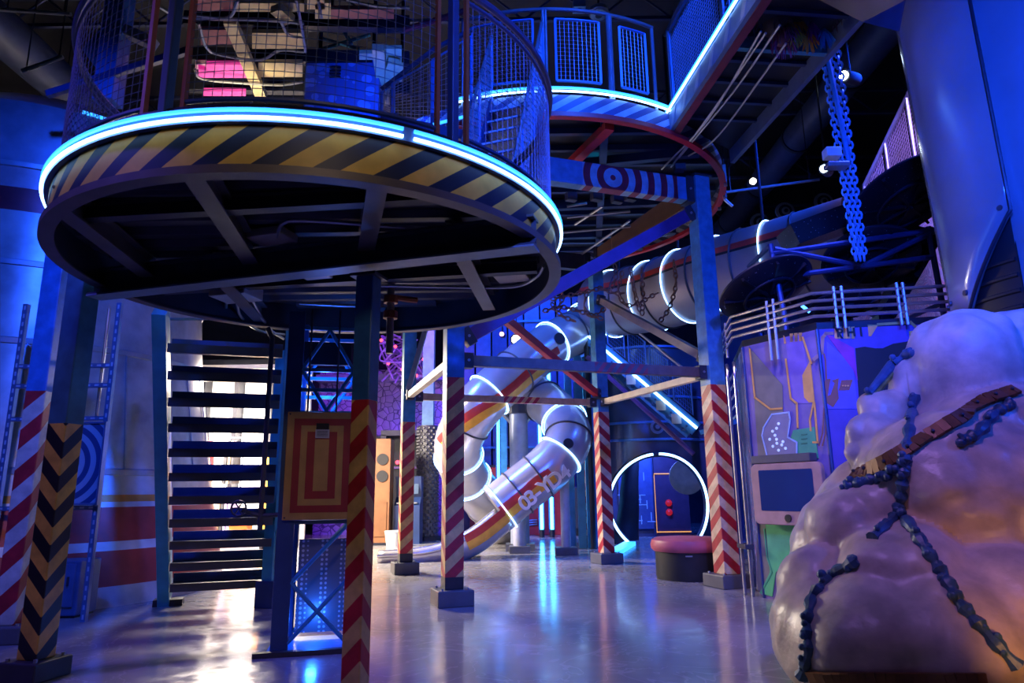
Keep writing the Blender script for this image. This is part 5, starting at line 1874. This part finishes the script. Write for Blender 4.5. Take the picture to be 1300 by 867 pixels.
# white bin on the chute ledge and paper cup
p = atz(499, 694)
t = thing('paper_tub', 'small white tub on the floor behind the chute end', 'tub', p)
MB().lathe([(.01, 0), (.15, 0), (.2, .34), (.18, .34), (.14, .02)], p, 20).build('body', mat('tub_white', (.75, .75, .78), .5), t, True)
ring(MB(), p, .195, .34, .015, n=20, k=6).build('rim', M_white, t, True)

# ================================================================== backdrop between slides and silo
t = thing('blue_backdrop', 'tall dark blue panelled backdrop behind the tube slides', 'backdrop', (.9, 20.8, 0))
x0_, x1_ = at(582, 600, 20.8).x, at(775, 600, 20.8).x
npan = 9
for k in range(npan):
    xa, xb = x0_ + (x1_ - x0_) * k / npan, x0_ + (x1_ - x0_) * (k + 1) / npan
    MB().box(((xa + xb) / 2, 20.8 + .06 * (k % 2), 3.6), (xb - xa - .05, .12, 7.2)).build('panel', mat('backdrop_%d' % (k % 3), ((.05, .09, .28), (.07, .13, .34), (.04, .07, .22))[k % 3], .45), t)
for k in range(5):
    MB().beam((x0_, 20.7, 1.2 + k * 1.3), (x1_, 20.7, 1.2 + k * 1.3), .05, .06).build('batten', M_blue, t)
x = at(690, 620, 20).x
t = thing('red_counter', 'red low wall with a curved pipe behind the slide legs', 'counter', (x, 20, 0))
MB().box((x - .6, 20, .95), (3.0, .3, 1.9)).build('front', mat('counter_red', (.40, .03, .06), .45), t, bevel=.02)
MB().box((x - .6, 20, 1.92), (3.1, .4, .06)).build('top', M_dark, t)
for q in range(3):
    r_ = .2 + q * .06
    MB().tube(bez([(x - .6 - r_, 19.8, 1.3), (x - .6 - r_, 19.8, .6), (x - .6, 19.8, .42 - q * .06), (x - .2, 19.8, .42 - q * .06)], 5), .02, 6).build('pipe', M_chrome, t, True)
for k, (px, pt, pb, mm) in enumerate(((688, 470, 672, M_tube), (701, 455, 672, M_tube), (633, 530, 612, M_neond), (730, 400, 440, M_neond))):
    a = at(px, pb, 18.9)
    b = at(px, pt, 18.9)
    lab = ('vertical cyan light tube behind the slide legs, beside the red wall', 'vertical cyan light tube behind the slide legs, closer to the silo', 'upright blue light tube behind the forked slide post', 'short blue light tube high behind the winding slide')[k]
    t = thing('light_tube', lab, 'lamp', (a.x, 18.9, 0), 'upright light tubes behind the slides')
    MB().cyl((a.x, 18.9, max(.12, a.z)), (a.x, 18.9, b.z), .045, n=10).build('tube', mm, t, True)
    MB().cyl((a.x, 18.9, 0), (a.x, 18.9, max(.12, a.z)), .07, n=10).build('socket', M_dark, t, True)
    MB().box((a.x, 19.02, (max(.1, a.z) + b.z) / 2), (.16, .06, b.z - max(.1, a.z) + .2)).build('backing', M_navy, t)
x = at(752, 640, 18.6).x
t = thing('service_cart', 'dark grey equipment cart between the slim striped posts', 'cart', (x, 19.5, 0))
MB().box((x, 19.5, .75), (.9, .5, 1.1)).build('body', M_dark2, t, bevel=.02)
for q in (-1, 1):
    MB().cyl((x + q * .35, 19.3, .1), (x + q * .35, 19.35, .1), .09, n=12).build('wheel', M_rubber, t, True)
MB().box((x, 19.24, 1.05), (.6, .02, .2)).build('drawer', M_dark, t)
MB().box((x, 19.5, .17), (.8, .45, .06)).build('chassis', M_dark, t)
t = thing('blue_uprights', 'cluster of pale blue uprights with a red pipe behind the winding slide', 'posts', at(745, 600, 17))
for k, px in enumerate((737, 748, 756, 640, 724)):
    p = at(px, 600, 18.7 if px == 640 else 15.3 + .15 * k)
    MB().box((p.x, p.y, 2.1), (.16, .16, 4.2)).build('upright', M_teal if k % 2 else M_blue, t)
p = at(750, 560, 16.9)
MB().tube(bez([(p.x, 16.9, .3), (p.x + .05, 16.9, 2), (p.x - .08, 16.9, 3.2), (p.x + .05, 16.9, 4.1)], 5), .06, 8).build('red_pipe', M_red, t, True)

# ================================================================== chains draped under the upper platform
random.seed(5)
t = thing('chain_net', 'rusty chains draped and looped below the upper platform', 'chain', at(790, 360, 11.0))
m_chain = mat('chain_rust', (.30, .17, .14), .45, .5)
lines = [[(700, 372), (740, 352), (775, 330)], [(700, 380), (735, 372), (765, 366)], [(745, 372), (742, 390), (752, 402), (768, 392)], [(790, 345), (785, 372), (800, 388), (835, 372)], [(800, 340), (806, 372), (812, 395)],
         [(815, 340), (816, 375), (815, 400)], [(855, 330), (858, 360), (850, 390), (838, 408)], [(700, 385), (712, 400), (730, 408)], [(760, 365), (780, 372), (792, 372)], [(780, 335), (782, 350), (776, 366)], [(690, 395), (715, 390), (750, 400), (765, 405)], [(708, 395), (714, 375), (706, 360)]]
for ln in lines:
    P_ = bez([at(x, y, 11.0 + (x - 700) * .004) for x, y in ln], 8)
    c_ = links(MB(), P_, .11, .034, .013).build('chain', m_chain, t)
    c_['kind'] = 'stuff'
p = at(778, 333, 11.3)
MB().tube([p, V((p.x, p.y, 5.7))], .012, 6).build('hanger', m_chain, t)
p = at(700, 378, 11.0)
MB().tube([p, V((p.x, p.y, 5.7))], .012, 6).build('hanger', m_chain, t)

# ================================================================== upper mezzanine seen through the railing
t = thing('slatted_mezzanine', 'underside of a slatted upper deck with beige and pink lit boards', 'deck', (-4.0, 9.5, 7.0))
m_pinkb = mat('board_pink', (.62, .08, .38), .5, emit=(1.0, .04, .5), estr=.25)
m_mar = mat('board_maroon', (.34, .10, .14), .55)


def zboard(x0, x1, y0, y1, z, mm, nm='deck_board'):
    q = [atz(x0, y1, z), atz(x1, y1, z), atz(x1, y0, z), atz(x0, y0, z)]
    return MB().prism(q, (0, 0, .06)).build(nm, mm, t)


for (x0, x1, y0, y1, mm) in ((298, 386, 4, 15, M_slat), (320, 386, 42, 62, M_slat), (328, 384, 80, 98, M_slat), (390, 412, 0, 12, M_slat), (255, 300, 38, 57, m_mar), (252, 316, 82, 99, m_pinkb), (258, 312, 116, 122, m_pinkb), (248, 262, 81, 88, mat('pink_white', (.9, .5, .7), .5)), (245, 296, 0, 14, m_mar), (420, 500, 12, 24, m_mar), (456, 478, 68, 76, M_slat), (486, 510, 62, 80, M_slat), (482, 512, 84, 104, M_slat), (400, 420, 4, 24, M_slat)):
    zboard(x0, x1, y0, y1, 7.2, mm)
for (a, b) in (((292, 26), (332, 122)), ((350, 10), (368, 26)), ((480, 60), (488, 130)), ((500, 78), (484, 122))):
    MB().beam(atz(*a, 7.1), atz(*b, 7.1), .16, .1).build('joist', M_slat, t)
for y in (25, 70, 108):
    MB().beam(atz(235, y, 7.4), atz(520, y + 6, 7.4), .12, .2).build('bearer', M_dark, t)
for k in range(4):
    p = atz((250, 330, 420, 510)[k], (20, 60, 30, 90)[k], 7.5)
    MB().cyl(p, (p.x, p.y, 11), .03, n=6).build('hanger_rod', M_dark, t)
for ln in ([(252, 30), (262, 60), (280, 70), (330, 76), (355, 64), (386, 66)], [(247, 88), (256, 100), (300, 105), (355, 108), (384, 104)], [(356, 26), (366, 44), (384, 48)], [(376, 0), (382, 30), (388, 66)], [(250, 20), (290, 22), (302, 0)], [(200, 8), (235, 22), (340, 26), (386, 30)], [(404, 0), (408, 22)], [(440, 0), (480, 8), (520, 10)]):
    MB().tube(bez([atz(x, y, 7.0) for x, y in ln], 6), .02, 6).build('conduit', M_pipe, t, True)
# patterned blue cabinet
M, nt, b_, tcx, sp = base_nt('blue_lily_pattern', .5)
vx = nd(nt, 'ShaderNodeTexVoronoi'); vx.inputs['Scale'].default_value = 5.5
nt.links.new(tcx.outputs['Object'], vx.inputs['Vector'])
nt.links.new(mixc(nt, mth(nt, 'LESS_THAN', vx.outputs['Distance'], .42), (.07, .14, .42), (.16, .30, .70)), b_.inputs['Base Color'])
pa_, pb_ = at(384, 158, 8.8), at(482, 74, 8.8)
t = thing('patterned_cabinet', 'bright blue cabinet with a pale leaf pattern above the round platform', 'cabinet', (pa_.x + .5, 8.8, pa_.z))
MB().box(((pa_.x + pb_.x) / 2, 9.0, (pa_.z + pb_.z) / 2), (pb_.x - pa_.x, .4, pb_.z - pa_.z)).build('body', M, t, bevel=.01)
for q in range(4):
    MB().box(((pa_.x + pb_.x) / 2 - .1, 8.79, pb_.z - .15 - q * .05), (.16, .02, .02)).build('vent_slot', M_dark, t)
for q in (-1, 1):
    MB().cyl(((pa_.x + pb_.x) / 2 + q * .4, 9.0, pb_.z), ((pa_.x + pb_.x) / 2 + q * .4, 9.0, 11), .03, n=6).build('hanger', M_dark, t)
for k, (a, b) in enumerate((((405, 30), (450, 32)), ((405, 48), (456, 62)), ((430, 28), (446, 56)), ((410, 62), (470, 44)), ((455, 25), (475, 40)), ((400, 68), (478, 66)))):
    MB().tube([at(*a, 9.2), at(*b, 9.2)], .03, 6).build('lattice_tube', m_tr, t, True)
# second landing rail behind the platform, climbing to the right
t = thing('landing_rail', 'mesh panelled landing rail climbing behind the round platform', 'railing', at(500, 150, 7.15))
for k, (a, b, c_, d_) in enumerate((((500, 105), (548, 78), (548, 158), (500, 150)), ((550, 76), (598, 46), (598, 172), (550, 158)), ((484, 118), (498, 106), (498, 150), (484, 140)))):
    A4 = [at(*q, 7.15) for q in (a, b, c_, d_)]
    pn = mesh_wires(MB(), lambda u, v: A4[3].lerp(A4[2], u).lerp(A4[0].lerp(A4[1], u), v), 9, 14, .003, 2).build('wire_panel', mat('wire_steel', (.25, .28, .42), .4, .5), t)
    MB().tube(A4, .02, 6, closed=True).build('panel_frame', m_frame, pn)
MB().tube([at(484, 114, 7.15), at(552, 62, 7.15), at(602, 36, 7.15)], .03, 8).build('handrail', M_navy, t, True)
MB().beam(at(484, 152, 7.15), at(600, 176, 7.15), .1, .12).build('kerb', M_navy, t)
MB().tube([at(550, 158, 7.1), at(598, 146, 7.1)], .02, 6).build('neon_tube', M_neonc, t, True)
for px in (500, 550, 598):
    p = at(px, 165, 7.15)
    MB().beam((p.x, p.y, p.z - .1), (p.x, p.y, p.z + .2), .06, .06).build('stub', M_navy, t)
MB().tube(bez([at(512, 38, 7.9), at(540, 30, 7.9), at(590, 14, 7.9)], 6), .04, 8).build('curved_pipe', M_maroon, t, True)
# hanging blue column with a gusset over the tower
p0, p1 = at(136, 132, 7.2), at(152, 2, 7.2)
t = thing('hanging_column', 'broad blue column with a slanted gusset above the rocket body', 'column', p0)
MB().box((p0.x, 7.2, (p0.z + 11) / 2), (.24, .24, 11 - p0.z)).build('shaft', mat('column_blue', (.06, .16, .42), .4), t, bevel=.01)
MB().prism([at(104, 62, 7.2), at(134, 28, 7.2), at(124, 90, 7.2)], (0, .12, 0)).build('gusset', mat('gusset_teal', (.04, .16, .24), .45), t)
MB().beam(at(60, 120, 7.1), at(240, 64, 7.1), .06, .08).build('tie_bar', M_navy, t)
MB().beam(at(160, 40, 7.2), at(196, 56, 7.2), .14, .12).build('arm', mat('arm_tan', (.30, .26, .24), .5), t)

# ================================================================== ceiling gear
random.seed(21)
m_ceil = mat('ceiling_gear', (.035, .045, .10), .5, .2)
for k in range(6):
    y = 4.5 + k * 3.4
    t = thing('ceiling_truss', ('first', 'second', 'third', 'fourth', 'fifth', 'sixth')[k] + ' dark ceiling truss counted from the near platform towards the back wall', 'truss', (1, y, 9.9), 'dark ceiling trusses')
    for z in (9.9, 10.5):
        MB().beam((-13, y, z), (15, y, z), .07, .07).build('chord', m_ceil, t)
    zz = MB()
    for q in range(40):
        a, b = (-13 + q * .7, y, 9.9 if q % 2 else 10.5), (-12.3 + q * .7, y, 10.5 if q % 2 else 9.9)
        MB().tube([a, b], .025, 5).build('web', m_ceil, t)
    for x in (-12.8, 14.8):
        MB().box((x, y, 10.75), (.1, .1, .5)).build('hanger', m_ceil, t)
for k, (x, z, r_, lab) in enumerate(((6.9, 9.4, .35, 'round dark air duct above the upper platform'), (-9.0, 9.3, .4, 'round dark air duct above the rocket body'), (9.6, 8.9, .3, 'round dark air duct above the mural panel'))):
    t = thing('air_duct', lab, 'duct', (x, 12, z))
    MB().cyl((x, 1, z), (x, 25, z), r_, n=20).build('pipe', m_ceil, t, True)
    for q in range(9):
        p = V((x, 2 + q * 2.6, z))
        MB().cyl(p - V((0, .05, 0)), p + V((0, .05, 0)), r_ + .025, n=20).build('joint', M_dark, t, True)
        MB().cyl(p + V((0, 0, r_)), (x, p.y, 11), .012, n=5).build('hanger', M_dark, t)
for (a, b, lab, Y_) in (((0, 12), (90, 18), 'upper pipe crossing above the rocket body', 9.0), ((28, 90), (80, 72), 'bent pipe end above the rocket body', 9.0), ((915, 245), (1040, 228), 'thin rail with a round end behind the foot bridge', 13.0), ((860, 200), (930, 262), 'thin stay beside the upper platform rim', 12.5)):
    pa_, pb_ = at(*a, Y_), at(*b, Y_)
    t = thing('ceiling_pipe', 'thin ' + lab if not lab.startswith('thin') else lab, 'pipe', pa_)
    MB().tube([pa_, pb_], .03, 8).build('pipe', M_pipe, t, True)
    for p in (pa_.lerp(pb_, .1), pa_.lerp(pb_, .9)):
        MB().cyl(p, (p.x, p.y, 11), .01, n=5).build('hanger', M_dark, t)


def lamp(px, py, Y, label, r=.09, mm=M_lampc, aim=(0, -1, -.6), body=.3):
    p = at(px, py, Y)
    d = V(aim).normalized()
    t = thing('spot_lamp', label, 'lamp', p)
    MB().cyl(p - d * body, p - d * .01, r * 1.15, n=16).build('housing', M_dark2, t, True)
    MB().cyl(p - d * .012, p, r * .8, n=16).build('lens', mm, t, True)
    MB().cyl(p - d * body * .6, (p.x - d.x * body * .6, p.y - d.y * body * .6, 11), .015, n=6).build('hanger', M_dark, t)


lamp(1071, 96, 10.0, 'cool white spot lamp hanging beside the blue chains', .09, M_lampc, (-.7, -.6, -.25), .5)
lamp(1046, 214, 9.6, 'cool white spot lamp below the white controller box', .07, M_lampc, (-.6, -.8, -.2))
lamp(956, 230, 15.0, 'small warm lamp in the dark behind the upper platform', .09, M_lampw, (-.2, -1, -.2))
lamp(655, 431, 17.5, 'warm lamp glowing behind the winding slide', .14, M_lampw, (-.1, -1, -.1))
lamp(637, 424, 17.8, 'small pink lamp beside the warm lamp behind the slide', .07, mat('lamp_pink', (.8, .5, .8), .3, emit=(1, .3, .9), estr=9), (-.1, -1, -.1))
for k, (px, py) in enumerate(((735, 8), (760, 17))):
    p = at(px, py, 10.5)
    t = thing('ceiling_speaker', ('boxy' if k == 0 else 'round') + ' pale speaker hanging above the upper platform rail', 'speaker', p)
    if k == 0:
        MB().box(p, (.22, .2, .16)).build('body', M_galv, t, bevel=.01)
    else:
        MB().lathe([(.01, .1), (.16, .08), (.18, 0), (.15, -.04), (.01, -.05)], p, 24).build('body', M_galv, t, True)
    MB().cyl(p + V((0, 0, -.05 if k else -.08)), p + V((0, 0, -.06 if k else -.09)), .06, n=14).build('cone', M_dark, t)
    MB().cyl(p, (p.x, p.y, 11), .02, n=6).build('hanger', M_dark, t)
# bulkhead with round vents behind the transfer tube
p = at(1010, 282, 15.5)
t = thing('dark_bulkhead', 'dark rounded bulkhead with round vents behind the transfer tube', 'bulkhead', (p.x, 17, 0))
MB().lathe([(.01, 7.9), (1.1, 7.7), (1.8, 7.1), (2.0, 6.3), (2.0, 0)], (p.x + .3, 18.2, 0), 48).build('shell', mat('bulk_navy', (.03, .05, .16), .5), t, True)
for (px, py) in ((965, 282), (997, 268), (1046, 256)):
    q = at(px, py, 16.1)
    for r_, dy, mm in ((.24, 0, M_galv), (.17, -.02, M_dark), (.10, -.04, M_galv), (.05, -.06, M_dark)):
        MB().cyl(q + V((0, .05 + dy, 0)), q + V((0, dy, 0)), r_, n=22).build('round_vent', mm, t, True)
# blue fill light added inside the ring portal so the hall shows
l = bpy.data.lights.new('portal_fill', 'POINT')
l.color = (.06, .16, 1.0); l.energy = 260; l.shadow_soft_size = .15
o = bpy.data.objects.new('portal_fill', l); COL.objects.link(o); o.location = (pc.x + .2, 17.2, 2.5)
